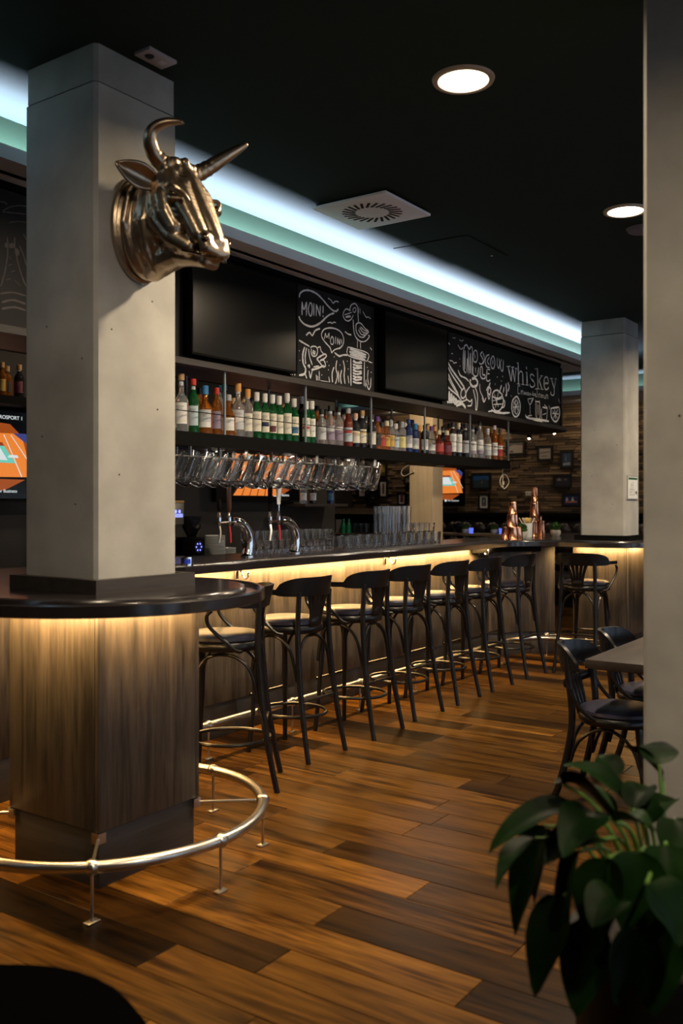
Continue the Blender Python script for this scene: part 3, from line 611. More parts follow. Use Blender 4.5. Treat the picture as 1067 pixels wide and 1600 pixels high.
# ------------------------------------------------------------------ bentwood stools and chairs
def band(seat_z, crest, arms=True):
    """curved crest rail wrapping round the back; returns mesh.  y is forward"""
    mb = MB(); vs = []; n = 36; A0, A1 = (R(178), R(362)) if arms else (R(198), R(342))
    for i in range(n + 1):
        t = i / n; a = A0 + (A1 - A0) * t
        rx, ry = (0.262, 0.235) if arms else (0.205, 0.20)
        x, y = rx * math.cos(a), ry * math.sin(a) + (0.0 if arms else -.09)
        if arms: x *= 1 + 0.03 * max(0, math.sin(a) + 1) ; 
        c = abs(t - .5) * 2                                  # 0 middle .. 1 ends
        if arms:
            k = min(1, max(0, (c - .30) / .42)); k = 1 - math.sqrt(max(0, 1 - k * k)); k = min(1, k)
            top = crest - .004 * c - .066 * k; bot = crest - .112 + .012 * k
            ln = max(0, c - .72) * 0.05
            y += ln * 1.0
        else:
            k = min(1, max(0, (c - .45) / .55)); top = crest - .085 * k ** 2.2; bot = crest - .125 + .01 * k
        th = .0105; nx, ny = math.cos(a), math.sin(a); lean = 0.025 * (1 - c)
        vs += [(x + nx * th, y + ny * th, bot), (x + nx * th, y + ny * th - lean, top), (x - nx * th, y - ny * th - lean, top), (x - nx * th, y - ny * th, bot)]
    fs = [(3, 2, 1, 0), tuple(n * 4 + k for k in range(4))]
    for i in range(n):
        for k in range(4): fs.append((i * 4 + k, i * 4 + (k + 1) % 4, i * 4 + 4 + (k + 1) % 4, i * 4 + 4 + k))
    return mb.add(vs, fs, True)
def make_stool():
    t = thing('bar_stool', 'x', 'bar stool'); SZ = 0.775; m = 'blackwood'
    obj('seat_frame', MB().lathe([(0.165, SZ - .045), (0.205, SZ - .045), (0.212, SZ - .035), (0.212, SZ - .010), (0.205, SZ), (0.16, SZ)], n=28), m, t)
    obj('cushion', MB().lathe([(0.20, SZ), (0.207, SZ + .012), (0.204, SZ + .028), (0.185, SZ + .039), (0.12, SZ + .045), (0.0, SZ + .046)], n=28), 'leather', t)
    for s in (-1, 1):
        obj('back_leg', MB().tube(spline([(s * .150, -.199, .985), (s * .152, -.194, .88), (s * .155, -.192, .76), (s * .160, -.200, .62), (s * .168, -.222, .40), (s * .178, -.258, .18), (s * .188, -.295, 0.0)], 5), [.0165] * 10 + [.0175] * 15 + [.0155] * 6, 10), m, t)
        obj('front_leg', MB().tube(spline([(s * .125, .130, .74), (s * .140, .138, .5), (s * .160, .152, .2), (s * .178, .165, 0)], 4), [.018] * 6 + [.015] * 7, 10), m, t)
        obj('arm_support', MB().tube(spline([(s * .262, .035, .955), (s * .262, .06, .93), (s * .258, .055, .885), (s * .250, .02, .84), (s * .238, -.035, .79), (s * .222, -.08, .745), (s * .19, -.11, .735)], 5), .0105, 8), m, t)
        obj('side_arch', MB().tube(spline([(s * .166, -.195, .46), (s * .175, -.16, .62), (s * .172, -.09, .695), (s * .165, 0, .715), (s * .160, .08, .69), (s * .155, .13, .60), (s * .158, .155, .46)], 5), .0095, 8), m, t)
    for y, sg in ((-.205, -1), (.16, 1)):
        obj('cross_arch', MB().tube(spline([(-.158, y, .46), (-.135, y * .94, .62), (-.07, y * .88, .70), (0, y * .86, .715), (.07, y * .88, .70), (.135, y * .94, .62), (.158, y, .46)], 5), .0095, 8), m, t)
    obj('foot_ring', MB().tube([(0.190 * math.cos(a) , 0.215 * math.sin(a) - .032, .245) for a in [2 * PI * i / 40 for i in range(40)]], .0105, 8, True), m, t)
    for y in (-.228, .165): obj('stretcher', MB().tube([(-.165, y, .345), (.165, y, .345)], .009, 8), m, t)
    obj('crest_rail', band(SZ, 1.07), m, t, 50)
    sl = obj('splat', MB().tube(spline([(-.052, -.203, .805), (0, -.208, .80), (.052, -.203, .805)], 4), .036, 8, flat=.28), m, t)
    for k in range(5):
        x0 = (k - 2) * .022; x1 = (k - 2) * .044; w0 = .026 / 2; w1 = .030 / 2; sm_ = MB(); vs = []
        for i in range(7):
            q = i / 6; xx = x0 + (x1 - x0) * q ** 1.6; ww = (.0105 + .0035 * q); yy = -.203 - .016 * q; zz = .80 + .175 * q
            vs += [(xx - ww, yy, zz), (xx + ww, yy, zz), (xx + ww, yy - .009, zz), (xx - ww, yy - .009, zz)]
        fs = [(0, 1, 2, 3), (27, 26, 25, 24)] + [(i * 4 + j, i * 4 + 4 + j, i * 4 + 4 + (j + 1) % 4, i * 4 + (j + 1) % 4) for i in range(6) for j in range(4)]
        obj('slat', sm_.add(vs, fs), m, sl)
    return t
stool = make_stool(); first = True
RAW = [(3.745, 3.385, 36, 'black bentwood bar stool turned aside, nearest the round counter end'),
       (4.47, 3.515, 0, 'black bentwood bar stool with full back, nearest in the straight row'), (5.13, 3.505, 2, 'black bentwood bar stool, second in the straight row from the near column'),
       (5.755, 3.545, -2, 'black bentwood bar stool, third in the straight row from the near column'), (6.355, 3.545, 1, 'black bentwood bar stool, fourth in the straight row from the near column'),
       (6.955, 3.545, 0, 'black bentwood bar stool, fifth in the straight row from the near column'), (7.625, 3.53, -2, 'black bentwood bar stool, farthest of the straight row'),
       (8.15, 2.99, -90, 'black bentwood bar stool seen square from behind in front of the far column')]
for x, y, a, lab in RAW:
    s = stool if first else dup(stool); first = False
    s.location = (x, y, 0); s.rotation_euler = (0, 0, R(a)); tag(s, lab, 'bar stool', 'bentwood bar stools')
# two more stools on the other side of the far passage, only their legs show
bs = dup(stool); bs.location = (10.35, 4.75, 0); bs.rotation_euler = (0, 0, R(180)); tag(bs, 'bentwood stool standing beyond the narrow gap beside the far column', 'bar stool', 'bentwood bar stools')

def make_chair():
    t = thing('bentwood_chair', 'x', 'chair'); SZ = .455; m = 'blackwood'
    obj('seat_frame', MB().lathe([(0.165, SZ - .042), (0.20, SZ - .042), (0.208, SZ - .03), (0.208, SZ - .010), (0.20, SZ), (0.16, SZ)], n=28), m, t)
    obj('cushion', MB().lathe([(0.197, SZ), (0.203, SZ + .01), (0.198, SZ + .024), (0.17, SZ + .034), (0.0, SZ + .038)], n=28), 'leather', t)
    for s in (-1, 1):
        obj('back_leg', MB().tube(spline([(s * .172, -.215, .74), (s * .172, -.208, .65), (s * .168, -.19, .47), (s * .168, -.20, .33), (s * .178, -.24, .14), (s * .19, -.285, 0)], 5), .0175, 10), m, t)
        obj('front_leg', MB().tube(spline([(s * .13, .13, .42), (s * .145, .15, .25), (s * .165, .175, 0)], 4), [.0185] * 5 + [.015] * 4, 10), m, t)
        obj('hip_brace', MB().tube(spline([(s * .178, -.215, .62), (s * .192, -.16, .52), (s * .195, -.08, .452), (s * .17, .0, .43)], 5), .0095, 8), m, t)
        obj('side_arch', MB().tube(spline([(s * .17, -.205, .19), (s * .172, -.15, .33), (s * .165, -.02, .40), (s * .155, .1, .33), (s * .155, .155, .19)], 5), .009, 8), m, t)
    for y in (-.205, .155): obj('cross_arch', MB().tube(spline([(-.165, y, .19), (-.12, y * .93, .34), (0, y * .85, .40), (.12, y * .93, .34), (.165, y, .19)], 5), .009, 8), m, t)
    obj('crest_rail', band(SZ, .79, False), m, t, 50)
    obj('back_rail', MB().tube(spline([(-.172, -.225, .605), (-.09, -.24, .60), (0, -.248, .60), (.09, -.24, .60), (.172, -.225, .605)], 4), .024, 8, flat=.35), m, t)
    for k in range(4):
        x = (k - 1.5) * .055; obj('slat', MB().tube([(x * .7, -.195, .44), (x * .85, -.240, .60), (x, -.278, .70)], .0095, 8), m, t)
    return t
ch = make_chair(); ch.location = (4.62, 1.515, 0); ch.rotation_euler = (0, 0, R(180)); tag(ch, 'black bentwood chair pushed up to the near corner of the table', 'chair', 'bentwood chairs at the table')
c2_ = dup(ch); c2_.location = (5.22, 1.515, 0); tag(c2_, 'black bentwood chair, second along the table behind the nearer chair', 'chair', 'bentwood chairs at the table')
tb = thing('dining_table', 'dark wood dining table half hidden by the right column', 'table', (5.05, 1.25, 0))
obj('table_top', MB().box(-.69, -.36, .705, .69, .356, .75, .003), 'tablewood', tb)
for x in (-.36, .36):
    lg = obj('pedestal', MB().lathe([(.03, .015), (.03, .69)], (x, 0, 0), 16), 'matte', tb); obj('foot_plate', MB().lathe([(0, 0), (.2, 0), (.2, .012), (0, .018)], (x, 0, 0), 24), 'matte', lg); obj('top_plate', MB().box(x - .12, -.12, .69, x + .12, .12, .705), 'matte', lg)
M['pouf'] = mat('pouf_black', (0.0015, 0.0015, 0.0015), 0.9, spec=0.0)
pf = thing('round_pouf', 'black round leather pouf in the lower left corner', 'pouf', (-0.0, 0, 0))
pc = onZ(-75, 1640, .46); pf.location = (pc.x, pc.y, 0)
obj('cushion', MB().lathe([(0, .05), (.36, .05), (.385, .10), (.39, .25), (.385, .40), (.35, .45), (.25, .465), (0, .47)], n=36), 'pouf', pf)
obj('base', MB().lathe([(0, 0), (.33, 0), (.33, .05), (0, .05)], n=30), 'matte', pf)

# ------------------------------------------------------------------ bull head
bull = thing('bull_head', 'bronze bull head with horns mounted on the near concrete column', 'sculpture', (2.66, 2.877, 2.63), PI)
# local frame: x = the bull's own left after the half turn, y = out of the column, z up
def B(x, y, z): return (-x, y, z - 2.63)
hd = MB()
hd.ball(B(0, .05, 2.62), (.135, .06, .205), 20, 14)                                   # neck root
hd.ball(B(0, .12, 2.64), (.122, .09, .185), 20, 14); hd.ball(B(0, .18, 2.68), (.110, .10, .145), 20, 14)
for s in (-1, 1):
    hd.chain([(B(s * .05, .22, 2.76), .062), (B(s * .055, .29, 2.71), .055), (B(s * .052, .34, 2.62), .046), (B(s * .045, .385, 2.54), .040)])   # cheek plane
    hd.chain([(B(s * .07, .20, 2.62), .056), (B(s * .062, .26, 2.545), .046), (B(s * .045, .33, 2.50), .036)])                            # jaw muscle
    hd.chain([(B(s * .060, .235, 2.805), .036), (B(s * .088, .285, 2.735), .030), (B(s * .078, .325, 2.69), .022)])                        # brow ridge
    hd.ball(B(s * .094, .300, 2.690), .031, 12, 8)                                    # eye socket bulge
    for k in range(3): hd.chain([(B(s * (.096 - .004 * k), .262 - .012 * k, 2.668 - .016 * k), .011), (B(s * (.094 - .004 * k), .312, 2.652 - .020 * k), .009), (B(s * (.068 - .002 * k), .352 - .006 * k, 2.645 - .024 * k), .007)])  # folds
    hd.chain([(B(s * .046, .418, 2.515), .031), (B(s * .040, .425, 2.48), .033)])       # nostril wing
    hd.chain([(B(s * .022, .335, 2.70), .018), (B(s * .024, .378, 2.62), .014), (B(s * .026, .41, 2.55), .014)])                           # nasal bone edge
    for k, (y, r_) in enumerate(((.052, .014), (.098, .011), (.135, .016))):           # neck folds
        hd.chain([(B(s * (.116 - .012 * k), y + .02, 2.74 - .03 * k), r_ * .6), (B(s * (.131 - .010 * k), y + .006, 2.62), r_), (B(s * (.100 - .01 * k), y - .004, 2.51), r_), (B(s * .035, y - .01, 2.44), r_ * .7)])
    hd.chain([(B(s * .072, .225, 2.70), .052), (B(s * .078, .245, 2.635), .050), (B(s * .066, .275, 2.575), .044)])                         # broad cheek
    hd.chain([(B(s * .03, .24, 2.84), .034), (B(s * .075, .235, 2.825), .034)])         # horn seat
    hd.chain([(B(s * .07, .30, 2.60), .02), (B(s * .075, .25, 2.59), .022), (B(s * .075, .215, 2.64), .02)])
hd.chain([(B(-.035, .245, 2.80), .045), (B(.035, .245, 2.80), .045)]); hd.chain([(B(-.038, .295, 2.735), .040), (B(.038, .295, 2.735), .040)])
hd.chain([(B(0, .225, 2.82), .056), (B(0, .285, 2.75), .054), (B(0, .345, 2.66), .042), (B(0, .40, 2.57), .036), (B(0, .43, 2.51), .036), (B(0, .425, 2.47), .034)])
hd.chain([(B(-.028, .428, 2.475), .033), (B(.028, .428, 2.475), .033)])
hd.chain([(B(-.022, .395, 2.437), .026), (B(.022, .395, 2.437), .026)])
hd.chain([(B(0, .39, 2.445), .03), (B(0, .32, 2.475), .042), (B(0, .24, 2.50), .056), (B(0, .16, 2.49), .062), (B(0, .09, 2.455), .05)])
for k in range(7): hd.ball(B(random.uniform(-.05, .05), .25 + random.uniform(-.02, .02), 2.845 + random.uniform(-.015, .015)), .022, 8, 6)   # poll tuft
for k in range(8):
    s = 1 if k % 2 else -1; hd.ball(B(s * random.uniform(.05, .08), random.uniform(.2, .3), random.uniform(2.46, 2.53)), .014, 8, 6)
ho = obj('head', hd, 'bronze', bull)
md = ho.modifiers.new('skin', 'REMESH'); md.mode = 'VOXEL'; md.voxel_size = .0052; md.use_smooth_shade = True
ms = ho.modifiers.new('soft', 'SMOOTH'); ms.factor = .5; ms.iterations = 5
pq = MB(); vs = []; N = 40                                                             # oval mounting collar
prof = [(1.0, 0.0), (1.03, .006), (1.03, .022), (.98, .030), (.93, .026), (.90, .030), (.85, .040), (.78, .040)]
for k, (f_, y) in enumerate(prof):
    for i in range(N): a = 2 * PI * i / N; vs.append(B(.148 * f_ * math.cos(a), y + .0, 2.628 + .212 * f_ * math.sin(a) * (1.0 if math.sin(a) < 0 else 1.0)))
pq.add(vs, [(k * N + i, k * N + (i + 1) % N, (k + 1) * N + (i + 1) % N, (k + 1) * N + i) for k in range(len(prof) - 1) for i in range(N)] + [tuple(range(N))], True)
obj('mounting_collar', pq, 'bronze', bull)
for s in (-1, 1):
    if s < 0: hp = [(-.058, .235, 2.825), (-.085, .222, 2.838), (-.122, .218, 2.865), (-.148, .226, 2.905), (-.150, .246, 2.942), (-.132, .285, 2.962), (-.105, .325, 2.966), (-.09, .345, 2.963)]
    else: hp = [(.058, .242, 2.825), (.085, .255, 2.838), (.115, .280, 2.862), (.145, .312, 2.892), (.17, .34, 2.918), (.195, .365, 2.942), (.215, .385, 2.960), (.225, .397, 2.970)]
    P = spline([B(*p) for p in hp], 5); n = len(P)
    rr = [(.033 * (1 - i / (n - 1)) ** .75 + .0055) * (1 + .05 * math.sin(i * 2.1) * (i < 14)) for i in range(n)]
    h = obj('horn', MB().tube(P, rr, 14), 'bronze', bull); obj('horn_tip', MB().ball(P[-1], .0062, 8, 6), 'bronzedark', h)
    ew = MB(); vs = []; E0, E1 = Vector((s * .085, .185, 2.765)), Vector((s * .235, .128, 2.812))
    ax = (E1 - E0).normalized(); upv = Vector((0, .35, .94)); upv = (upv - ax * upv.dot(ax)).normalized(); fr = Vector((0, 1, -.3)); fr = (fr - ax * fr.dot(ax) - upv * fr.dot(upv)).normalized()
    L = 12; W = 9
    for i in range(L + 1):
        t = i / L; wd = .050 * math.sin(PI * min(1, .16 + t * .84)) ** .8 * (1 - .12 * t) if t < .999 else .002
        for j in range(W):
            b_ = (j / (W - 1) - .5) * 2; cup = (b_ * b_ - .55) * wd * .55
            vs.append(B(*(E0.lerp(E1, t) + upv * b_ * wd + fr * cup)))
    ew.add(vs, [(i * W + j, i * W + j + 1, (i + 1) * W + j + 1, (i + 1) * W + j) for i in range(L) for j in range(W - 1)], True)
    e = obj('ear', ew, 'bronze', bull, 80); sd = e.modifiers.new('thick', 'SOLIDIFY'); sd.thickness = .009; sd.offset = 0
    ey = obj('eye', MB().ball(B(s * (.118 if s < 0 else .106), .322, 2.684), (.017, .018, .014), 14, 10), 'bronzedark', bull)
    lid = MB()
    for dz, cy in ((.019, .004), (-.016, .002)): lid.tube(spline([B(s * .116, .294, 2.690), B(s * .134, .318 + cy, 2.686 + dz), B(s * .108, .354, 2.668)], 6), .0068, 8)
    lid.tube(spline([B(s * .102, .280, 2.722), B(s * .124, .318, 2.722), B(s * .104, .356, 2.692), B(s * .082, .368, 2.662)], 6), [.009] * 12 + [.006] * 7, 8)
    obj('eyelid', lid, 'bronze', ey)
    obj('nostril', MB().ball(B(s * .064, .432, 2.512), (.014, .017, .020), 12, 8), 'bronzedark', bull)
    obj('mouth_line', MB().tube(spline([B(s * .082, .33, 2.478), B(s * .072, .385, 2.462), B(s * .060, .425, 2.449), B(s * .02, .452, 2.447)], 5), .0055, 8), 'bronzedark', bull)

# ------------------------------------------------------------------ ceiling fittings
for i, (u, v, e) in enumerate(DOWN):
    lab = ['round downlight nearest the camera, in front of the near column', 'large bright round downlight in the middle of the ceiling', 'bright round downlight cut by the right column', 'round downlight hidden behind the right column', 'farthest round downlight hidden behind the right column', 'round downlight on the window side lighting the right column', 'window side downlight level with the second bright one', 'window side downlight level with the hidden one', 'farthest window side downlight'][i]
    t = thing('ceiling_downlight', lab, 'ceiling light', (u, v, CE - .012), 0, 'round ceiling downlights')
    obj('rim', MB().lathe([(.106, .004), (.110, 0), (.130, .002), (.134, .012)], n=40), 'lamprim', t)
    obj('diffuser', MB().lathe([(0, .003), (.107, .003)], n=40), 'lamp', t)
vt = thing('air_diffuser', 'square white swirl air diffuser in the dark ceiling', 'vent', (4.78, 3.105, CE - .03))
obj('face_plate', MB().box(-.263, -.263, 0, .263, .263, .016, .003), 'white', vt)
obj('neck', MB().box(-.245, -.245, .016, .245, .245, .03), 'slot', vt)
for k in range(24):
    a = 2 * PI * k / 24; o = obj('slot', MB().box(.0, -.0085, -.0012, .085, .0085, 0.0005), 'slot', vt); o.location = (.105 * math.cos(a), .105 * math.sin(a), 0); o.rotation_euler = (0, 0, a + R(28))
ob = thing('sensor_plate', 'small white rectangular fitting on the ceiling beside the near column', 'ceiling fitting', (2.66, 2.775, CE - .014), R(0))
obj('plate', MB().box(-.075, -.045, 0, .075, .045, .014, .002), mat('fitting_grey', (.42, .38, .40), .6), ob); obj('sensor', MB().lathe([(0, -.004), (.017, -.004), (.02, 0)], (-.035, 0.0, 0), 14), 'slot', ob); obj('lamp_window', MB().box(.02, -.015, -.001, .05, .015, 0), mat('fitting_light', (.6, .55, .55), .5), ob)
ha = thing('ceiling_hatch', 'flush access hatch in the dark ceiling between diffuser and far column', 'hatch', (5.94, 3.18, CE - .004))
obj('panel', MB().box(-.315, -.29, 0, .315, .29, .004), 'ceiling', ha)
obj('joint', MB().box(-.318, -.293, .001, -.315, .293, .004).box(.315, -.293, .001, .318, .293, .004).box(-.315, -.293, .001, .315, -.29, .004).box(-.315, .29, .001, .315, .293, .004), 'matte', ha); obj('latch', MB().lathe([(0, -.002), (.008, -.002), (.009, 0)], (.25, -.2, 0), 10), 'white', ha)
sp = thing('ceiling_speaker', 'dim round ceiling speaker just below the second downlight', 'speaker', (6.16, 1.87, CE - .02))
obj('grille', MB().lathe([(0, 0), (.095, 0), (.11, .02)], n=30), mat('speaker_grey', (.16, .15, .19), .7), sp)
for i, (x, y, lab) in enumerate(((819.5, 667.5, 'tiny recessed spotlight, upper one in the dark far ceiling'), (866, 677, 'tiny recessed spotlight nearest the curved chalkboard end'), (826.5, 685, 'tiny recessed spotlight, lowest one in the dark far ceiling'))):
    p = onU(x, y, 12.2 + .45 * i)
    t = thing('pendant_spot', lab, 'spotlight', (p.x, p.y, p.z), 0, 'tiny far spotlights')
    obj('lens', MB().ball((0, 0, 0.004), .020, 10, 6), 'spot', t); obj('body', MB().lathe([(.03, 0), (.034, .07), (0, .08)], n=12), 'matte', t); obj('drop_rod', MB().lathe([(.006, .075), (.006, CE - p.z - (.25 if p.x > 12.86 else 0.0))], n=6), 'matte', t)

# ------------------------------------------------------------------ bottles on the overhead shelf
def labelmat(c): return mat('label_%02d_%02d_%02d' % tuple(int(x * 99) for x in c), c, 0.6)
LC = {'cream': (.78, .74, .62), 'white': (.80, .80, .78), 'silver': (.55, .57, .60), 'pale blue': (.50, .60, .66), 'yellow': (.80, .72, .30), 'purple': (.30, .24, .34), 'red': (.45, .05, .05), 'blue': (.05, .16, .32), 'gold': (.6, .38, .08), 'black': (.02, .02, .025), 'maroon': (.16, .03, .06), 'navy': (.02, .03, .08)}
CC = {'cork': (.50, .30, .14), 'red': (.55, .03, .02), 'blue': (.04, .22, .50), 'teal': (.06, .28, .36), 'orange': (.75, .36, .08), 'white': (.80, .80, .78), 'grey': (.40, .42, .44), 'black': (.015, .015, .018), 'dark blue': (.02, .05, .16), 'purple': (.14, .04, .22), 'pink': (.65, .38, .28), 'cream': (.75, .66, .45), 'silver': (.6, .6, .62)}
GL = {'green': 'glass_green', 'amber': 'glass_amber', 'clear': 'glass_clear', 'dark': 'glass_dark', 'red-brown': 'glass_red', 'blue': 'glass_blue'}
SHAPES = {  # body radius, body top fraction, shoulder end fraction, neck radius
    'round': (.037, .60, .74, .0135), 'slim': (.032, .62, .78, .012), 'wide': (.045, .52, .66, .015), 'tall': (.034, .70, .80, .0125), 'squat': (.046, .46, .64, .014), 'cone': (.040, .36, .80, .012)}
def bottle(px, top, glass, cap, lab, shape='round', v=3.99, spot=None, row='front', labz=(.16, .5), name=None, z0=1.932, ptop=None, rmax=1.0):
    p = onV(px, top, v); h = p.z - z0 if ptop is None else ptop
    r, fb, fs_, rn = SHAPES[shape]; r = min(r, rmax)
    t = thing('bottle', name, 'bottle', (p.x, v, z0), R(-55), 'bottles on the overhead shelf')
    ch_ = .055 if cap in ('white', 'orange', 'blue') else .04
    hb = h - ch_ * .55
    prof = [(0, .004), (r * .8, .0), (r, .006), (r, h * fb), (r * .93, h * (fb + .04)), (rn * 1.9, h * (fs_ - .03)), (rn * 1.1, h * (fs_ + .02)), (rn, hb - .012), (rn * 1.25, hb - .010), (rn * 1.25, hb), (0, hb)]
    obj('glass_body', MB().lathe(prof, n=16), GL[glass], t)
    obj('cap', MB().lathe([(rn * 1.15, h - ch_), (rn * 1.38, h - ch_), (rn * 1.38, h - .002), (rn * 1.2, h), (0, h)], n=14), mat('cap_' + cap.replace(' ', '_'), CC[cap], .4), t)
    if lab:
        z_a, z_b = labz[0] * h, min(labz[1], fb - .02) * h
        lo = obj('label', MB().lathe([(r + .0006, z_a), (r + .0006, z_b)], n=14, a0=R(-150), a1=R(-30)), labelmat(LC[lab]), t)
        if spot: obj('label_patch', MB().lathe([(r + .0012, z_a + (z_b - z_a) * spot[1]), (r + .0012, z_a + (z_b - z_a) * spot[2])], n=8, a0=R(-140), a1=R(-40)), labelmat(LC[spot[0]]), lo)
        bars = MB()
        for k in range(3): bars.lathe([(r + .0010, z_a + (z_b - z_a) * (.80 - .09 * k)), (r + .0010, z_a + (z_b - z_a) * (.83 - .09 * k))], n=6, a0=R(-120 + 8 * k), a1=R(-60 - 8 * k))
        obj('print_line', bars, mat('label_print', (.18, .16, .14), .6), lo)
        if glass in ('green', 'dark', 'clear') and shape != 'cone': obj('neck_label', MB().lathe([(rn * 1.1 + .0012, h * .80), (rn * 1.05 + .0012, h * .86)], n=10, a0=R(-150), a1=R(-30)), labelmat(LC['silver']), t)
    return t
G_ = 'green'
FRONT = [(283, 584, 'clear', 'cork', 'white', 'wide', ('cream', .1, .2)), (302, 592, 'green', 'red', 'pale blue', 'round', None), (320.6, 602.6, 'amber', 'blue', 'silver', 'wide', ('white', .0, .3)), (338.5, 606, 'amber', 'red', 'purple', 'round', None),
         (357, 616.7, 'amber', 'grey', 'white', 'squat', ('cream', .1, .3)), (372, 598.7, 'clear', 'orange', 'silver', 'wide', ('white', .3, .7)), (387, 608, 'clear', 'orange', 'cream', 'round', None),
         (401, 613, G_, 'white', 'cream', 'round', None), (413.8, 615, G_, 'white', 'cream', 'round', ('navy', .3, .52)), (425.6, 617, G_, 'white', 'cream', 'round', ('maroon', .05, .36)), (436, 619, G_, 'white', 'cream', 'round', None), (448.5, 614.8, G_, 'white', 'cream', 'round', None), (459.5, 623, G_, 'white', 'cream', 'round', ('blue', .1, .45)),
         (478.5, 627, G_, 'white', 'cream', 'slim', ('red', .4, .55)), (487, 626.6, G_, 'white', 'white', 'round', None), (502.6, 639, 'clear', 'black', 'silver', 'round', None), (516, 634, 'clear', 'black', 'purple', 'round', ('silver', .6, .9)), (529, 636, 'clear', 'black', 'purple', 'round', ('white', .75, .95)),
         (544, 638, 'red-brown', 'grey', 'pale blue', 'round', ('red', .6, .8)), (555.5, 646, 'dark', 'pink', 'cream', 'round', ('gold', .7, .78)), (566, 641.5, 'dark', 'cork', 'cream', 'round', ('gold', .7, .78)), (581.5, 648, 'dark', 'black', 'cream', 'slim', None), (589.5, 651, 'amber', 'purple', 'black', 'round', None),
         (596.5, 660, 'amber', 'black', 'red', 'squat', None), (604, 658, 'amber', 'cream', 'gold', 'squat', None), (611, 657, 'clear', 'grey', 'gold', 'slim', None), (618, 662, 'clear', 'silver', 'pale blue', 'round', None), (628, 659, 'clear', 'grey', 'yellow', 'tall', None), (638.5, 655, 'blue', 'dark blue', 'silver', 'tall', ('white', .05, .3)), (649, 662, 'blue', 'blue', 'silver', 'tall', ('white', .05, .3)),
         (663.5, 664, 'dark', 'black', 'silver', 'tall', ('white', .05, .3)), (673.5, 666, 'clear', 'purple', 'silver', 'cone', ('white', .05, .3)), (685.5, 672, 'red-brown', 'cream', 'red', 'squat', None), (698, 673, 'red-brown', 'cream', 'maroon', 'squat', None), (707.5, 660, 'dark', 'black', 'white', 'tall', None), (716.5, 661, 'dark', 'cream', 'white', 'tall', None),
         (727, 662, 'dark', 'black', 'silver', 'tall', None), (738.5, 664, 'clear', 'black', 'white', 'round', ('purple', .0, .25)), (749.5, 658, 'clear', 'black', 'white', 'round', ('purple', .0, .25)), (762, 669.5, 'clear', 'silver', 'white', 'round', ('silver', .0, .5)), (772.5, 665, 'amber', 'silver', 'white', 'slim', ('silver', .2, .5)), (781, 670, 'amber', 'black', 'red', 'slim', ('white', .6, .9))]
def room(row, i, v):
    us = [onV(b[0], b[1], v).x for b in row]; return .485 * min(abs(us[i] - us[j]) for j in (i - 1, i + 1) if 0 <= j < len(us))
for i, (px, top, gl, cp, lb, sh, spt) in enumerate(FRONT):
    lz = (.16, .62) if gl == 'green' and lb in ('cream', 'white') else (.14, .66) if sh == 'tall' and lb == 'white' else (.14, .5)
    bottle(px, top, gl, cp, lb, sh, 3.985, spt, labz=lz, rmax=room(FRONT, i, 3.985), name='%s glass bottle, %s cap, %s label, %s from left in front row' % (gl, cp, lb, ordinal(i)))
BACKR = [(312, 606, 'amber', 'black', 'cream'), (343, 602, 'clear', 'teal', 'silver'), (351, 600.7, 'clear', 'teal', 'silver'), (364, 622, 'amber', 'cork', 'gold'), (380, 620, 'amber', 'cork', 'gold'), (393, 622, 'amber', 'black', 'cream'), (430.5, 617, 'green', 'grey', None), (442, 628, 'amber', 'cork', None), (470.8, 619.5, 'dark', 'white', None), (495, 634, 'amber', 'black', 'cream'), (509, 640, 'amber', 'black', None), (522, 642, 'amber', 'black', None), (537, 640, 'clear', 'black', None), (548, 647, 'dark', 'black', None), (571, 650, 'dark', 'black', 'cream'), (592, 652, 'amber', 'black', None), (601, 656, 'amber', 'black', 'cream'), (609, 655, 'clear', 'grey', None), (623, 658, 'amber', 'black', None), (633, 660, 'clear', 'silver', None), (644, 656, 'dark', 'dark blue', None), (655, 664, 'amber', 'orange', None), (668, 662, 'clear', 'orange', None), (679, 664, 'amber', 'orange', 'gold'), (692, 666, 'dark', 'black', 'silver'), (702, 662, 'amber', 'black', None), (721, 662, 'dark', 'black', None), (733, 664, 'clear', 'grey', None), (744, 668, 'dark', 'black', None), (757, 668, 'amber', 'orange', None), (767, 668, 'amber', 'orange', None)]
for i, (px, top, gl, cp, lb) in enumerate(BACKR):
    bottle(px, top, gl, cp, lb, 'round', 4.13, None, rmax=room(BACKR, i, 4.13), name='%s bottle with %s cap showing from behind, %s from left in back row' % (gl, cp, ordinal(i)))
zl = onV(20, 622, 5.82).z
ls = thing('wall_shelf', 'dark wall shelf above the tennis television left of the near column', 'shelf', (3.2, 5.70, zl - .06)); obj('board', MB().box(0, 0, 0, 2.3, .30, .06), 'black', ls)
for x in (.3, 1.9): obj('bracket', MB().box(x, .02, -.05, x + .02, .29, 0), 'matte', ls)
for i, (px, top, gl, cp, lb) in enumerate(((3, 566, 'amber', 'cork', 'gold'), (11, 572, 'amber', 'cork', 'black'), (30, 570, 'dark', 'cork', 'maroon'))):
    b_ = bottle(px, top, gl, cp, lb, 'round', 5.82, None, name='dim %s bottle on the wall shelf left of the near column, %s from left' % (gl, ORD[i]), z0=zl); b_['group'] = 'bottles on the left wall shelf'

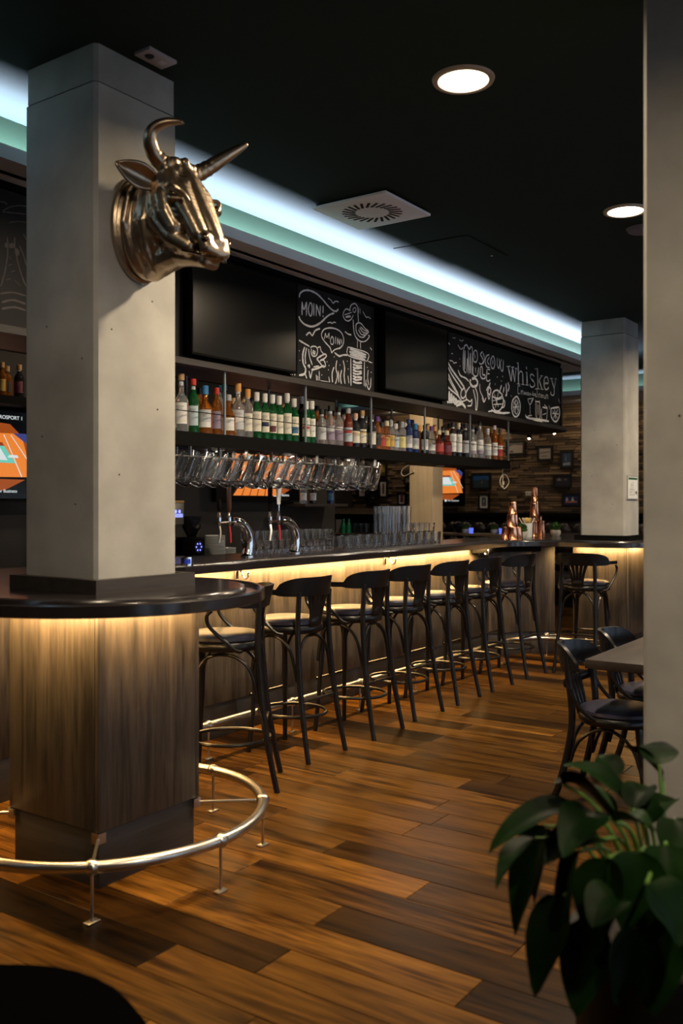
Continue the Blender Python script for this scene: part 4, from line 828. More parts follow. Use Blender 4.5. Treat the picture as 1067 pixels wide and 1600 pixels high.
# ------------------------------------------------------------------ hanging beer mugs
def make_mug():
    t = thing('glass_mug', 'x', 'mug')
    obj('body', MB().lathe([(0, 0.008), (.036, .006), (.041, 0), (.043, .006), (.045, .05), (.046, .15), (.047, .168), (.0435, .168), (.042, .15), (.041, .05), (.037, .020), (0, .018)], n=14), 'glass', t)
    obj('handle', MB().tube(spline([(-.045, 0, .138), (-.060, 0, .144), (-.067, 0, .128), (-.067, 0, .075), (-.060, 0, .05), (-.044, 0, .052)], 4), .0062, 7), 'glass', t)
    return t
mug = make_mug(); fm = True; rm_ = random.Random(5)
for row, v in enumerate((3.95, 4.065, 4.18)):
    us = [x + dx + .02 * (row == 1) for x in RODS[:-1] for dx in (.065, .195)]
    if row == 1: us = [u for u in us if min(abs(u - .03 - q) for q in (4.435, 4.53, 4.985, 5.08)) > .115]     # clear of the tap handles
    for i, u in enumerate(us):
        a = mug if fm else dup(mug); fm = False
        tilt = R(28 + rm_.uniform(-2, 2)); yaw = R(rm_.uniform(-4, 4))
        m_ = Matrix.Rotation(yaw, 4, 'Z') @ Matrix.Rotation(tilt, 4, 'Y')
        hk = m_ @ Vector((-.0585 * 1.05, 0, .128 * 1.25))               # inside of the handle rests on the rail
        a.rotation_mode = 'XYZ'; a.rotation_euler = m_.to_euler('XYZ'); a.location = Vector((u, v, 1.797)) - hk
        a.scale = (1.05, 1.05, 1.25); tag(a, 'glass beer mug hanging by its handle, %s from left in the %s rail' % (ordinal(i), ('front', 'middle', 'rear')[row]), 'mug', 'hanging beer mugs')

# ------------------------------------------------------------------ taps
def tap(label, u, v, fau):
    t = thing('beer_tap', label, 'beer tap', (u, v, ZT))
    arc = spline([(0.06, 0, 0.012), (.075, 0, .07), (.068, 0, .14), (.03, 0, .20), (-.03, 0, .232), (-.09, 0, .236)], 6)
    obj('tower', MB().tube(arc, [.036] * 12 + [.036 - .0005 * k for k in range(19)], 16), 'chrome', t)
    obj('base_flange', MB().lathe([(.0, 0), (.05, 0), (.05, .008), (.04, .012)], (.06, 0, 0), 20), 'chrome', t)
    obj('crossbar', MB().tube([(-.05, 0, .232), (-.235, 0, .232)], .0095, 10), 'chrome', t)
    for x, hh, kind in fau:
        f = obj('faucet', MB().lathe([(.009, -.03), (.013, -.02), (.015, .03), (.010, .05), (.008, .07)], (x, 0, .235), 12), 'chrome', t)
        obj('spout', MB().tube([(x, 0, .22), (x - .01, -.02, .17), (x - .035, -.03, .10)] if x < -.2 else [(x, 0, .22), (x, -.01, .16), (x, -.012, .10)], .008, 8), 'red' if x > -.2 else 'steel', f)
        if kind == 'paddle':
            w_ = MB(); w_.lathe([(.0, .345), (.017, .35), (.020, .39), (.027, .47), (.031, .495), (.026, .52), (.0, .53)], n=16); w_.v = [(a + x, b * .5, c) for a, b, c in w_.v]
            h_ = obj('tap_handle', w_, 'ceramic', f); obj('handle_stem', MB().lathe([(.007, .29), (.007, .35)], (x, 0, 0), 10), 'chrome', f)
        else:
            obj('tap_handle', MB().lathe([(.009, .0), (.015, .02), (.017, hh * .8), (.012, hh), (0, hh)], (x, 0, .30), 12), mat('brown_handle', (.05, .022, .012), .35) if kind == 'brown' else 'black', f)
    return t
tap('chrome curved beer tap with brown handle, left of two', 4.65, 4.05, ((-.12, .23, 'brown'), (-.215, .08, 'black')))
tap('chrome curved beer tap with white paddle and tall black handle, right of two', 5.20, 4.08, ((-.215, .27, 'black'), (-.12, 0, 'paddle')))

# ------------------------------------------------------------------ glasses on the counter
def gl_profile(h, r0, r1, wall=.0022): return [(0, .004), (r0 * .9, .0), (r0, .003), (r1, h), (r1 - wall, h), (r0 - wall, .014), (0, .012)]
def make_glass(nm, h, r0, r1, n=14, waist=False):
    if waist: prof = [(0, .004), (r0 * .95, 0), (r0, .004), (r0 * .72, h * .2), (r1 * .95, h * .65), (r1, h), (r1 - .002, h), (r1 * .95 - .002, h * .65), (r0 * .70 - .002, h * .22), (0, h * .18)]
    else: prof = gl_profile(h, r0, r1)
    me = MB().lathe(prof, n=n).mesh(nm); me.materials.append(M['glass']); return me
TUM = make_glass('tumbler', .098, .034, .040); TALL = make_glass('tall_glass', .235, .030, .038); HALF = make_glass('beer_glass', .16, .028, .037, waist=True); SMALL = make_glass('small_glass', .085, .028, .034)
def put(me, nm, x, y, z, label, group, flip=False):
    o = bpy.data.objects.new(nm, me); COL.objects.link(o); o.location = (x, y, z)
    if flip: o.rotation_euler = (PI, 0, 0); o.location.z += flip
    return tag(o, label, 'glass', group)
for r_, v in enumerate((4.12, 4.22, 4.32)):
    for i in range(11 if r_ == 0 else 12):
        u = 6.02 + .14 * i + .04 * r_
        if u > 7.72: continue
        put(TUM, 'tumbler', u, v, ZT, 'clear tumbler on the bar, %s from left in the %s row' % (ORD[i], ('front', 'middle', 'back')[r_]), 'tumblers on the bar')
for i in range(9):
    u = 6.62 + .088 * (i % 5) + (.03 if i > 4 else 0); v = 4.165 if i < 5 else 4.265
    put(TALL, 'tall_glass', u, v, ZT + .099, 'tall glass on top of the tumblers, %s from left in the %s line' % (ORD[i % 5], 'front' if i < 5 else 'back'), 'tall glasses stacked on tumblers')
for i in range(8):
    u = 7.12 + .09 * (i % 4) + .02 * (i // 4); v = 4.16 + .1 * (i // 4)
    put(SMALL, 'small_glass', u, v, ZT + .099, 'small glass stacked right of the tall glasses, %s from left in the %s line' % (ORD[i % 4], 'front' if i < 4 else 'back'), 'small glasses stacked on tumblers')
for r_ in range(3):
    for i in range(11):
        u = 4.98 + .083 * i + .02 * r_; v = 4.17 + .083 * r_
        put(HALF, 'beer_glass', u, v, ZT, 'waisted beer glass behind the taps, %s from left in the %s row' % (ORD[i], ('front', 'middle', 'back')[r_]), 'beer glasses behind the taps')

# ------------------------------------------------------------------ copper mugs, white pot, small topiaries
def cup(label, x, y, z, h, r0, r1, name='copper_cup', group='copper cups on the bar'):
    o = obj(name, MB().lathe([(0, h - .001), (r1 * .97, h), (r1, h - .003), (r1 * 1.03, h * .94), (r0 * .99 + (r1 - r0) * .9, h * .9), (r0, .006), (r0 * 1.03, .002), (r0, 0), (r0 - .002, 0), (r0 - .002, .01), (r1 * .95, h - .006)], n=20), 'copper'); o.location = (x, y, z)
    return tag(o, label, 'cup', group)
bx, by = 8.62, 3.92; R0 = .052; H0 = .125
for i, (dx, dy) in enumerate(((-.055, -.03), (.055, -.03), (0, .07))): cup('upturned copper cup in the bottom tier of the shorter pyramid, ' + ('left', 'right', 'rear')[i], bx + dx, by + dy, ZT, H0, R0, .042)
for i, (dx, dy) in enumerate(((-.03, .0), (.062, .01))): cup('upturned copper cup in the middle tier of the shorter pyramid, ' + ('left', 'right')[i], bx + dx, by + dy, ZT + H0, H0, .048, .04)
cup('single copper cup on top of the shorter pyramid', bx + .01, by, ZT + 2 * H0, H0, .048, .040)
bx, by = 9.60, 4.10
for i, (dx, dy) in enumerate(((-.10, -.03), (.0, -.075), (.09, -.02), (0, .07))): cup('copper shaker cup at the foot of the tall copper tower, ' + ('left', 'front', 'right', 'rear')[i], bx + dx, by + dy, ZT, .17, .048, .043)
for i, (dx, dy) in enumerate(((-.105, -.03), (.09, -.02))): cup('small copper jigger on the tall tower, ' + ('left', 'right')[i], bx + dx, by + dy, ZT + .17, .055, .026, .024)
cup('large copper shaker in the middle of the tall tower', bx, by, ZT + .17, .20, .058, .048); cup('narrow copper shaker topping the tall tower', bx, by, ZT + .37, .17, .047, .036)
wp = thing('straw_pot', 'white ceramic pot holding straws and citrus between the copper stacks', 'pot', (9.20, 4.02, ZT))
obj('pot', MB().lathe([(0, .004), (.05, 0), (.056, .01), (.06, .15), (.055, .15), (.05, .02), (0, .016)], n=20), 'ceramic', wp)
for i in range(6): a = i * 1.05; obj('straw', MB().tube([(.02 * math.cos(a), .02 * math.sin(a), .02), (.05 * math.cos(a), .05 * math.sin(a), .15), (.085 * math.cos(a), .08 * math.sin(a), .205)], .006, 6), 'cream', wp)
obj('citrus', MB().ball((.0, 0, .175), (.045, .04, .035), 12, 8), mat('dried_citrus', (.55, .34, .08), .6), wp)
def topiary(label, x, y, z, s=1.0):
    t = thing('topiary_ball', label, 'plant', (x, y, z)); rt = random.Random(int(x * 100))
    obj('pot', MB().lathe([(0, 0), (.04 * s, 0), (.055 * s, .02 * s), (.058 * s, .055 * s), (.05 * s, .07 * s), (.0, .068 * s)], n=20), 'stonepot', t)
    b = MB()
    for i in range(260):
        zz = rt.uniform(-.35, 1); a = rt.uniform(0, 2 * PI); q = math.sqrt(max(0, 1 - zz * zz)); n = Vector((q * math.cos(a), q * math.sin(a), zz)); p = Vector((0, 0, .092 * s)) + n * .052 * s
        side = n.orthogonal().normalized() * .007 * s; tip = p + n * rt.uniform(.008, .016) * s + Vector((rt.uniform(-.006, .006), rt.uniform(-.006, .006), .004)) * s
        b.add([p - side, p + side, tip], [(0, 1, 2)]); sd2 = n.cross(side); b.add([p - sd2, p + sd2, tip], [(0, 1, 2)])
    b.ball((0, 0, .092 * s), .054 * s, 12, 8); obj('foliage', b, 'moss', t); return t
topiary('small green topiary ball in a stone pot in front of the white pot', 8.86, 3.80 + .13, ZT)
topiary('small green topiary ball in a stone pot beside the far column', 9.72, 3.83 + .08, ZT)

# ------------------------------------------------------------------ back bar behind the counter
bb = thing('back_bar_cabinet', 'low dark back bar cabinet along the black rear wall', 'cabinet', (2.6, 5.42, 0))
obj('worktop', MB().box(0, 0, .90, 5.6, .55, .94), 'darkwood', bb)
for k in range(5): d = obj('door', MB().box(1.12 * k + .003, .02, .1, 1.12 * k + 1.117, .04, .895, .002), 'black', bb); obj('handle', MB().tube([(1.12 * k + .9, .005, .8), (1.12 * k + 1.05, .005, .8)], .006, 6), 'steel', d)
obj('body', MB().box(.01, .042, 0, 5.59, .55, .90), 'matte', bb)
p0 = onV(300, 860, 5.45).x
em_ = thing('espresso_machine', 'espresso machine with blue lit panel behind the near column', 'coffee machine', (p0 - .64, 5.5, .94))
em_.scale = (1, 1, 1.22)
obj('base_tray', MB().box(0, 0, 0, .62, .40, .10, .006), 'matte', em_); obj('back_body', MB().box(0, .2, .10, .62, .40, .42, .006), 'black', em_); obj('head', MB().box(0, .02, .32, .62, .40, .47, .008), 'steel', em_)
obj('cup_rail', MB().box(0, .02, .47, .62, .40, .485), mat('brass_rail', (.55, .32, .12), .3, .9), em_)
for k in range(6): obj('button', MB().lathe([(0, 0), (.012, 0)], n=10, mtx=Matrix.Translation((.34 + .045 * k, .018, .41)) @ Matrix.Rotation(R(90), 4, 'X')), emit('blue_led', (.15, .18, 1.0), 3.5), em_)
for k in range(2):
    gh = obj('group_head', MB().lathe([(0, .22), (.032, .22), (.036, .30), (.03, .32)], (.2 + .26 * k, .09, 0), 16), 'chrome', em_); obj('portafilter_handle', MB().tube([(.2 + .26 * k, .06, .235), (.2 + .26 * k, -.06, .22)], .012, 8), 'matte', gh)
obj('display', MB().box(.36, .016, .37, .60, .019, .395), emit('blue_glow', (.3, .35, 1.0), 1.2), em_); obj('drip_grate', MB().box(.03, -.01, .10, .6, .19, .106), 'steel', em_)
for i, (dx, dz, dy) in enumerate(((.40, 0, .1), (.50, 0, .1), (.40, .09, .1), (.50, .09, .1), (.58, 0, .14), (.45, .0, .2))):
    put(TUM, 'tumbler', em_.location.x + dx, 5.5 + dy, .94 + .593 + dz * 1.09, 'coffee glass stacked on the espresso machine, ' + ('lower left', 'lower middle', 'upper left', 'upper middle', 'lower right', 'rear')[i], 'glasses on the espresso machine')
gr = thing('coffee_grinder', 'black coffee grinder with blue lit dial beside the espresso machine', 'grinder', (p0 + .10, 5.55, .94))
obj('body', MB().box(-.08, -.08, 0, .08, .12, .28, .01), 'matte', gr); obj('hopper', MB().lathe([(.035, .28), (.08, .36), (.085, .46), (0, .46)], n=16), 'glass_dark', gr); obj('dial', MB().lathe([(0, 0), (.05, 0)], n=20, mtx=Matrix.Translation((0, -.082, .2)) @ Matrix.Rotation(R(90), 4, 'X')), mat('dial_navy', (.02, .02, .12), .4), gr)
for k in range(6): obj('dial_light', MB().lathe([(0, 0), (.007, 0)], n=8, mtx=Matrix.Translation((.03 * math.cos(k * 1.05), -.0835, .2 + .03 * math.sin(k * 1.05))) @ Matrix.Rotation(R(90), 4, 'X')), MATS['blue_led'], gr)
PLATE = MB().lathe([(0, .001), (.078, 0), (.088, .003), (.092, .016), (.089, .0165), (.084, .006), (0, .005)], n=24).mesh('plate'); PLATE.materials.append(M['ceramic'])
for sidx, (px, n_, base) in enumerate(((336, 12, 1.022), (353, 10, .942))):
    q = onV(px, 830, 5.62 + .1 * (sidx == 2))
    if base > 1: 
        rk = tag(obj('plate_riser', MB().box(q.x - .095, 5.52, .94, q.x + .095, 5.72, 1.02, .004), 'black'), 'black riser box under the taller plate stack', 'riser')
    for k in range(n_):
        o = bpy.data.objects.new('plate', PLATE); COL.objects.link(o); o.location = (q.x, q.y, base + .0170 * k); tag(o, 'white plate in the %s stack behind the left tap, %s from below' % (('tallest', 'right', 'rear')[sidx], ORD[k]), 'plate', 'white plates behind the bar')
CUPM = MB().lathe([(0, .004), (.025, 0), (.036, .012), (.041, .06), (.038, .06), (.033, .014), (0, .012)], n=16).mesh('coffee_cup'); CUPM.materials.append(M['ceramic'])
for k in range(3):
    q = onV(345 + 9 * k, 850, 5.55); o = bpy.data.objects.new('coffee_cup', CUPM); COL.objects.link(o); o.location = (q.x + .12, q.y - .02, .94); tag(o, 'white coffee cup behind the left tap, %s from left' % ORD[k], 'cup', 'coffee cups')
kd = thing('knock_box', 'black knock box with tray in front of the plates', 'bar tool', (onV(333, 860, 4.75).x, 4.75, .95))
obj('box', MB().box(-.1, -.08, 0, .1, .08, .12, .008), 'matte', kd); obj('bar', MB().tube([(-.11, 0, .13), (.16, 0, .13)], .012, 8), 'matte', kd)
sk = thing('under_bar_worktop', 'bartender side steel worktop below the counter', 'worktop', (3.0, 4.45, 0)); obj('top', MB().box(0, 0, .91, 5.4, .42, .95), 'steel', sk); obj('front', MB().box(.0, .05, 0, 5.4, .40, .91), 'matte', sk)
mc = thing('chrome_tin', 'small shiny blue and silver tin on the counter beside the near column', 'tin', (*onZ(292, 884, ZT).xy, ZT)); obj('tin', MB().lathe([(0, 0), (.035, 0), (.035, .05), (0, .05)], n=20), 'chrome', mc); obj('blue_band', MB().lathe([(.0355, .012), (.0355, .04)], n=12, a0=R(200), a1=R(260)), mat('tin_blue', (.02, .05, .6), .3), mc)

# ------------------------------------------------------------------ lit televisions
def shape(parent, name, pts, v, m, k):                # flat piece of the screen picture
    return obj(name, MB().add([(x, -.001 * k, z) for x, z in pts], [tuple(range(len(pts)))]), m, parent)
ORANGE, OR2 = emit('court_orange', (.86, .235, .035), .95), emit('court_dark_orange', (.36, .07, .01), .9)
WHT, GRN, TEAL, PNK, NAV = emit('court_white', (.75, .80, .80), .9), emit('court_green', (.02, .22, .12), .9), emit('court_teal', (.16, .62, .50), .9), emit('live_pink', (.80, .05, .25), .9), emit('banner_navy', (.05, .06, .22), .9)
def broadcast(t, w, h, axis='V'):
    sc = [c for c in t.children if c.name.startswith('screen')][0]
    def S_(n, pts, m, k): return shape(sc, n, [(x * w, z * h) for x, z in pts], 0, m, k)
    S_('stadium_ring', [(.10, .55), (.2, .80), (.5, .88), (.82, .84), (.97, .62), (.93, .50)], OR2, 1)
    S_('court', [(.12, .24), (.24, .72), (.90, .74), (.985, .26)], ORANGE, 2); S_('lower_ring', [(.25, .24), (.5, .12), (.78, .11), (.93, .23)], OR2, 1)
    S_('court_border', [(.30, .42), (.38, .63), (.76, .63), (.86, .41)], TEAL, 3); S_('court_field', [(.34, .45), (.41, .60), (.735, .60), (.80, .44)], WHT, 4)
    S_('net_banner', [(.40, .60), (.405, .635), (.76, .635), (.775, .595)], emit('banner_brown', (.35, .06, .02), .8), 5)
    S_('sponsor_board', [(.84, .74), (.97, .60), (.985, .68), (.93, .745)], NAV, 3)
    for a, b in (((.77, .72), (.90, .26)), ((.82, .72), (.985, .36)), ((.26, .66), (.20, .30))): S_('court_line', [a, (a[0] + .006, a[1]), (b[0] + .008, b[1]), b], WHT, 4)
    S_('live_badge', [(.58, .90), (.58, .935), (.665, .93), (.665, .895)], PNK, 2); S_('sponsor_box', [(.80, .47), (.81, .50), (.87, .50), (.88, .47)], WHT, 5)
    for body, x, z, s in (('\u2022EUROSPORT 1', .69, .893, .058), ('For Business', .72, .085, .052)):
        o = obj('lettering', text_mesh(body, s * h), WHT, sc); o.rotation_euler = (R(90), 0, 0); o.location = (x * w, -.002, z * h)
    S_('logo_square', [(.665, .08), (.665, .125), (.70, .125), (.70, .08)], WHT, 2)
W1 = onV(53, 700, 5.94).x
t1 = tv('television', 'television showing an orange tennis court left of the near column', W1 - 1.18, W1, 1.53, 2.20, 5.935); broadcast(t1, 1.18, .67)
a1, b1 = onV(337, 784, 5.94), onV(467, 784, 5.94)
t2_ = tv('television', 'television with orange tennis broadcast behind the taps and hanging mugs', a1.x, b1.x, 1.525, 2.21, 5.935)
broadcast(t2_, b1.x - a1.x, .685)
w2 = b1.x - a1.x; s2 = [c for c in t2_.children if c.name.startswith('screen')][0]
shape(s2, 'stand_slope', [(w2 * .18, .06), (w2 * .36, .30), (w2 * .72, .30), (w2 * .70, .06)], 0, ORANGE, 7)
for k in range(5): shape(s2, 'stand_stripe', [(w2 * (.27 + .09 * k), .06), (w2 * (.38 + .07 * k), .30), (w2 * (.385 + .07 * k), .30), (w2 * (.285 + .09 * k), .06)], 0, OR2, 8)
shape(s2, 'caption_bar', [(w2 * .36, .13), (w2 * .36, .15), (w2 * .62, .15), (w2 * .62, .13)], 0, WHT, 9)
# television on the far wall (faces the camera side)
a3, b3 = onU(725, 785, 13.9), onU(640, 725, 13.9)
t3 = thing('television', 'television with orange tennis court on the far stone wall beside the pale pillar', 'television', (13.88, b3.y, a3.z - .05), R(-90))
w3, h3 = b3.y - a3.y, .80
obj('casing', MB().box(0, .006, 0, w3, .06, h3, .004), 'matte', t3); obj('screen', MB().box(.01, .002, .01, w3 - .01, .006, h3 - .01), 'screen', t3)
broadcast(t3, w3, h3)

# ------------------------------------------------------------------ pictures and things on the far wall
def picture(label, x0, y0, x1, y1, cols, mat_w=0.0, frame=(.012, .010, .009)):
    a, b = onU(x1, y1, 13.93), onU(x0, y0, 13.93); w, h = b.y - a.y, b.z - a.z
    t = thing('framed_picture', label, 'picture', (13.93, b.y, a.z), R(-90), 'pictures on the stone wall')
    fw = .035
    obj('frame', MB().box(0, -.012, 0, w, .015, fw).box(0, -.012, h - fw, w, .015, h).box(0, -.012, fw, fw, .015, h - fw).box(w - fw, -.012, fw, w, .015, h - fw), mat('frame_%02d' % int(frame[0] * 99), frame, .4), t)
    obj('backing', MB().box(fw, -.002, fw, w - fw, .012, h - fw), mat('mount_white', (.62, .60, .56), .7) if mat_w else mat('photo_' + label.split()[0] + str(int(x0)), cols[0], .5), t)
    iw, ih = w - 2 * fw - 2 * mat_w, h - 2 * fw - 2 * mat_w; o = fw + mat_w
    pr_ = MB
    if mat_w: obj('print', MB().box(o, -.004, o, o + iw, -.002, o + ih), mat('photo_%d' % int(x0), cols[0], .5), t)
    for k, (c, pts) in enumerate(cols[1:]):
        obj('print_area', MB().add([(o + px * iw, -.0045 - .0006 * k, o + pz * ih) for px, pz in pts], [tuple(range(len(pts)))]), mat('photo_%d_%d' % (int(x0), k), c, .5), t)
    return t
picture('pale landscape photograph high on the stone wall beside the shelf end', 790, 689, 820, 711, [(.30, .25, .21), ((.10, .08, .07), [(0, .55), (.4, .8), (1, .75), (1, .9), (0, .95)]), ((.05, .04, .04), [(.1, .1), (.3, .3), (.4, .1)])])
picture('pale beach photograph in black frame high on the stone wall', 839, 697, 864, 720, [(.36, .30, .25), ((.12, .10, .09), [(.1, .5), (.9, .6), (.9, .68), (.1, .6)]), ((.08, .06, .06), [(.2, .2), (.7, .25), (.7, .3), (.2, .26)])])
picture('portrait format blue night city photograph next to the far column', 875, 704, 896, 732, [(.03, .05, .09), ((.22, .25, .28), [(.1, .05), (.9, .1), (.85, .3), (.1, .25)]), ((.12, .16, .22), [(.3, .4), (.4, .95), (.5, .4)])])
picture('dark landscape photograph with light clouds in the middle right of the wall', 864, 741, 893, 762, [(.02, .02, .03), ((.20, .17, .15), [(.1, .6), (.3, .85), (.45, .55), (.2, .5)]), ((.22, .2, .18), [(.6, .6), (.75, .72), (.85, .58)])])
picture('night skyline photograph low on the wall next to the far column', 878, 770, 907, 791, [(.02, .025, .10), ((.5, .45, .42), [(.1, .35), (.2, .8), (.3, .35)]), ((.55, .48, .42), [(.5, .3), (.62, .85), (.7, .35)]), ((.40, .14, .08), [(.1, .12), (.9, .15), (.9, .33), (.1, .30)])])
picture('blue sky landscape photograph right of the far television', 736, 739, 767, 765, [(.015, .07, .22), ((.02, .04, .05), [(0, 0), (0, .6), (.3, .55), (.7, .7), (1, .55), (1, 0)]), ((.20, .10, .06), [(.5, .3), (.56, .6), (.62, .3)])])
picture('white mounted bird photograph below the blue sky picture', 747, 771, 765, 797, [(.07, .08, .10), ((.6, .6, .58), [(.3, .45), (.6, .75), (.65, .6), (.45, .42)]), ((.35, .18, .05), [(.35, .0), (.4, .3), (.55, .3), (.55, 0)])], .03)
picture('white mounted brown bottle print left of the pale pillar', 592, 749, 606, 778, [(.20, .10, .06), ((.05, .02, .02), [(.4, .1), (.4, .6), (.5, .9), (.6, .6), (.6, .1)])], .035)
picture('dark red poster in thin white frame left of the pale pillar', 621, 769, 634.5, 790, [(.10, .015, .02), ((.25, .05, .05), [(.2, .6), (.8, .6), (.8, .7), (.2, .7)])], .02)
picture('small white mounted print under the last hanging mugs', 559, 761, 573, 778, [(.30, .17, .10), ((.40, .38, .36), [(.1, .1), (.9, .1), (.9, .4), (.1, .4)])], .03)
picture('black poster with faint white lettering left of the bottle print', 575.5, 766, 590, 788, [(.012, .012, .014), ((.30, .30, .30), [(.2, .45), (.5, .40), (.8, .45), (.5, .48)])])
picture('yellow poster partly hidden under the shelf', 593, 722, 605, 746, [(.10, .08, .015), ((.35, .28, .04), [(.2, .3), (.8, .3), (.8, .7), (.2, .7)])])
picture('small greenish picture close to the left side of the pale pillar', 631, 742, 643, 757, [(.12, .12, .09), ((.25, .22, .12), [(.1, .1), (.9, .1), (.9, .5)])])
sw = thing('wall_socket', 'cream double wall socket on the stone wall above the banquette', 'socket', (*onU(833, 775, 13.93).xy, onU(833, 775, 13.93).z), R(-90)); sw.location.y += .13
obj('plate', MB().box(0, -.012, 0, .13, .02, .075, .003), 'cream', sw); obj('outlet', MB().lathe([(0, 0), (.024, 0)], n=14, mtx=Matrix.Translation((.035, -.0125, .037)) @ Matrix.Rotation(R(90), 4, 'X')).lathe([(0, 0), (.024, 0)], n=14, mtx=Matrix.Translation((.095, -.0125, .037)) @ Matrix.Rotation(R(90), 4, 'X')), 'stonepot', sw)
bq = thing('banquette', 'long dark buttoned leather banquette along the far stone wall', 'banquette', (13.23, 6.2, 0))
obj('seat', MB().box(-.15, -3.1, .30, .50, 3.2, .47, .03), 'sofa', bq); obj('base', MB().box(-.1, -3.1, 0, .6, 3.2, .30), 'matte', bq); obj('back_top', MB().box(.5, -3.1, 1.28, .66, 3.2, 1.37, .02), 'matte', bq)
for k in range(26):
    for r_ in range(3): obj('back_tuft', MB().ball((.55, -2.98 + .242 * k, .62 + .24 * r_), (.075, .128, .125), 10, 6), 'sofa', bq)
ht = thing('high_table', 'long wooden ledge table in front of the banquette with candles and small plants', 'table', (12.3, 6.0, 0))
obj('top', MB().box(-.2, -.9, 1.04, .2, 2.6, 1.075, .004), wood('ledge_wood', (.12, .085, .05), (.25, .18, .11), .5, 'Y', 2), ht)
for y in (-.7, .8, 2.3): obj('leg', MB().box(-.04, y - .04, 0, .04, y + .04, 1.04), 'matte', ht)
for i, px in enumerate((736, 783)):
    q = onU(px, 828, 12.2); c = thing('candle_glass', 'blue glowing candle glass on the ledge, ' + ('left' if i == 0 else 'right') + ' one', 'candle', (12.2, q.y, 1.075)); obj('glass', MB().lathe([(0, 0), (.03, 0), (.034, .08), (.03, .08), (0, .01)], n=14), emit('candle_blue', (.10, .16, .75), 1.2), c); obj('flame', MB().ball((0, 0, .055), (.008, .008, .014), 8, 6), emit('flame', (.6, .7, 1), 4), c)
for i, px in enumerate((727, 772)): q = onU(px, 829, 12.25); topiary('tiny topiary ball on the ledge, ' + ('left' if i == 0 else 'right') + ' one', 12.25, q.y, 1.075, .9)
gb = onU(717, 815, 12.35); gl_ = thing('glass_globe', 'shiny glass globe on the far ledge', 'ornament', (12.35, gb.y, 1.075)); obj('globe', MB().ball((0, 0, .085), .085, 16, 10), 'glass_dark', gl_); obj('foot', MB().lathe([(0, 0), (.04, 0), (.02, .02)], n=12), 'chrome', gl_)
pl = thing('wooden_pillar', 'pale veneered square pillar behind the stacked glasses', 'pillar', (9.6, 5.4, 0)); 
obj('face_panel', MB().box(0, 0, 0, .012, .30, CE - .25), 'pine', pl); obj('side_panel', MB().box(.0, -.012, 0, .25, 0, CE - .25), 'pine', pl); obj('core', MB().box(.012, 0, 0, .25, .30, CE - .25), 'pine', pl); obj('joint_strip', MB().box(-.004, -.016, 0, .004, -.012, CE - .25), 'cream', pl)
def cord(label, pts):
    P = spline(pts, 6); t = thing('hanging_cord', label, 'cord', P[0]); obj('cord', MB().tube([p - P[0] for p in P], .005, 6), 'cream', t); obj('plug', MB().lathe([(0, -.0), (.012, -.0), (.012, .03), (0, .03)], n=10, mtx=Matrix.Translation(P[-1] - P[0])), 'cream', t)
V4 = 3.97
top_ = onV(785.5, 727, V4); top_.z = 1.849
cord('looped cream cable hanging from the end of the overhead shelf', [top_] + [onV(x, y, V4) for x, y in ((785.5, 745), (786, 762), (790, 762), (795, 753), (791, 743), (785, 742), (781, 752), (784, 761), (786, 757))])
cord('white cable loop hanging beside the pale pillar', [onU(x, y, 9.592) for x, y in ((646, 722), (640, 726), (630, 732), (627, 740), (632, 744), (640, 740), (646, 738))])
sb = thing('sideboard', 'dark sideboard shelf with bottles and cups left of the tall glasses', 'sideboard', (10.9, 6.9, 0))
obj('body', MB().box(0, -.45, 0, .4, 1.2, 1.07), 'matte', sb); obj('ledge', MB().box(-.01, -.46, 1.07, .41, 1.21, 1.085), MATS['ledge_wood'], sb); obj('back_panel', MB().box(.38, -.45, 1.085, .4, 1.2, 1.36), 'matte', sb); obj('top_ledge', MB().box(.2, -.46, 1.36, .41, 1.21, 1.44), MATS['ledge_wood'], sb)
for i, px in enumerate((537, 545)):
    q = onU(px, 828, 11.0); t = thing('green_bottle', 'bright green drink bottle on the sideboard, ' + ('left' if i == 0 else 'right') + ' one', 'bottle', (11.0, q.y, 1.085)); obj('bottle', MB().lathe([(0, 0), (.034, 0), (.036, .1), (.02, .15), (.013, .17), (.013, .2), (0, .2)], n=14), mat('bright_green_glass', (.02, .32, .16), .2), t); obj('cap', MB().lathe([(.015, .185), (.015, .205), (0, .205)], n=10), mat('green_cap', (.03, .4, .2), .4), t)
nb = onU(529, 828, 11.05); tag(obj('menu_card', MB().box(11.05, nb.y - .05, 1.085, 11.06, nb.y + .05, 1.28), mat('card_grey', (.35, .34, .33), .7)), 'plain grey menu card standing on the sideboard', 'card')
for i, px in enumerate((556, 565, 574, 586)): q = onU(px, 828, 11.0); o = put(TUM, 'tumbler', 11.0, q.y, 1.085, 'dim glass on the sideboard, %s from left' % ORD[i], 'glasses on the sideboard'); o.scale = (1.1, 1.1, 1.5)
ra = onV(478, 787, 5.8); sh_ = thing('wall_shelf', 'thin dark wall shelf right of the bar television with a few bottles', 'shelf', (ra.x, 5.8, ra.z - .03)); obj('board', MB().box(-.15, -.1, 0, .62, .19, .03), 'darkwood', sh_)
for i, (px, gl2, lb2, cp2) in enumerate(((474, 'clear', 'white', 'grey'), (489, 'dark', 'silver', 'black'), (516, 'blue', 'blue', 'dark blue'))):
    b_ = bottle(px, 760, gl2, cp2, lb2, 'round', 5.78, None, name='%s bottle on the thin wall shelf right of the television' % gl2, z0=ra.z, ptop=.22); b_['group'] = 'bottles on the wall shelf'
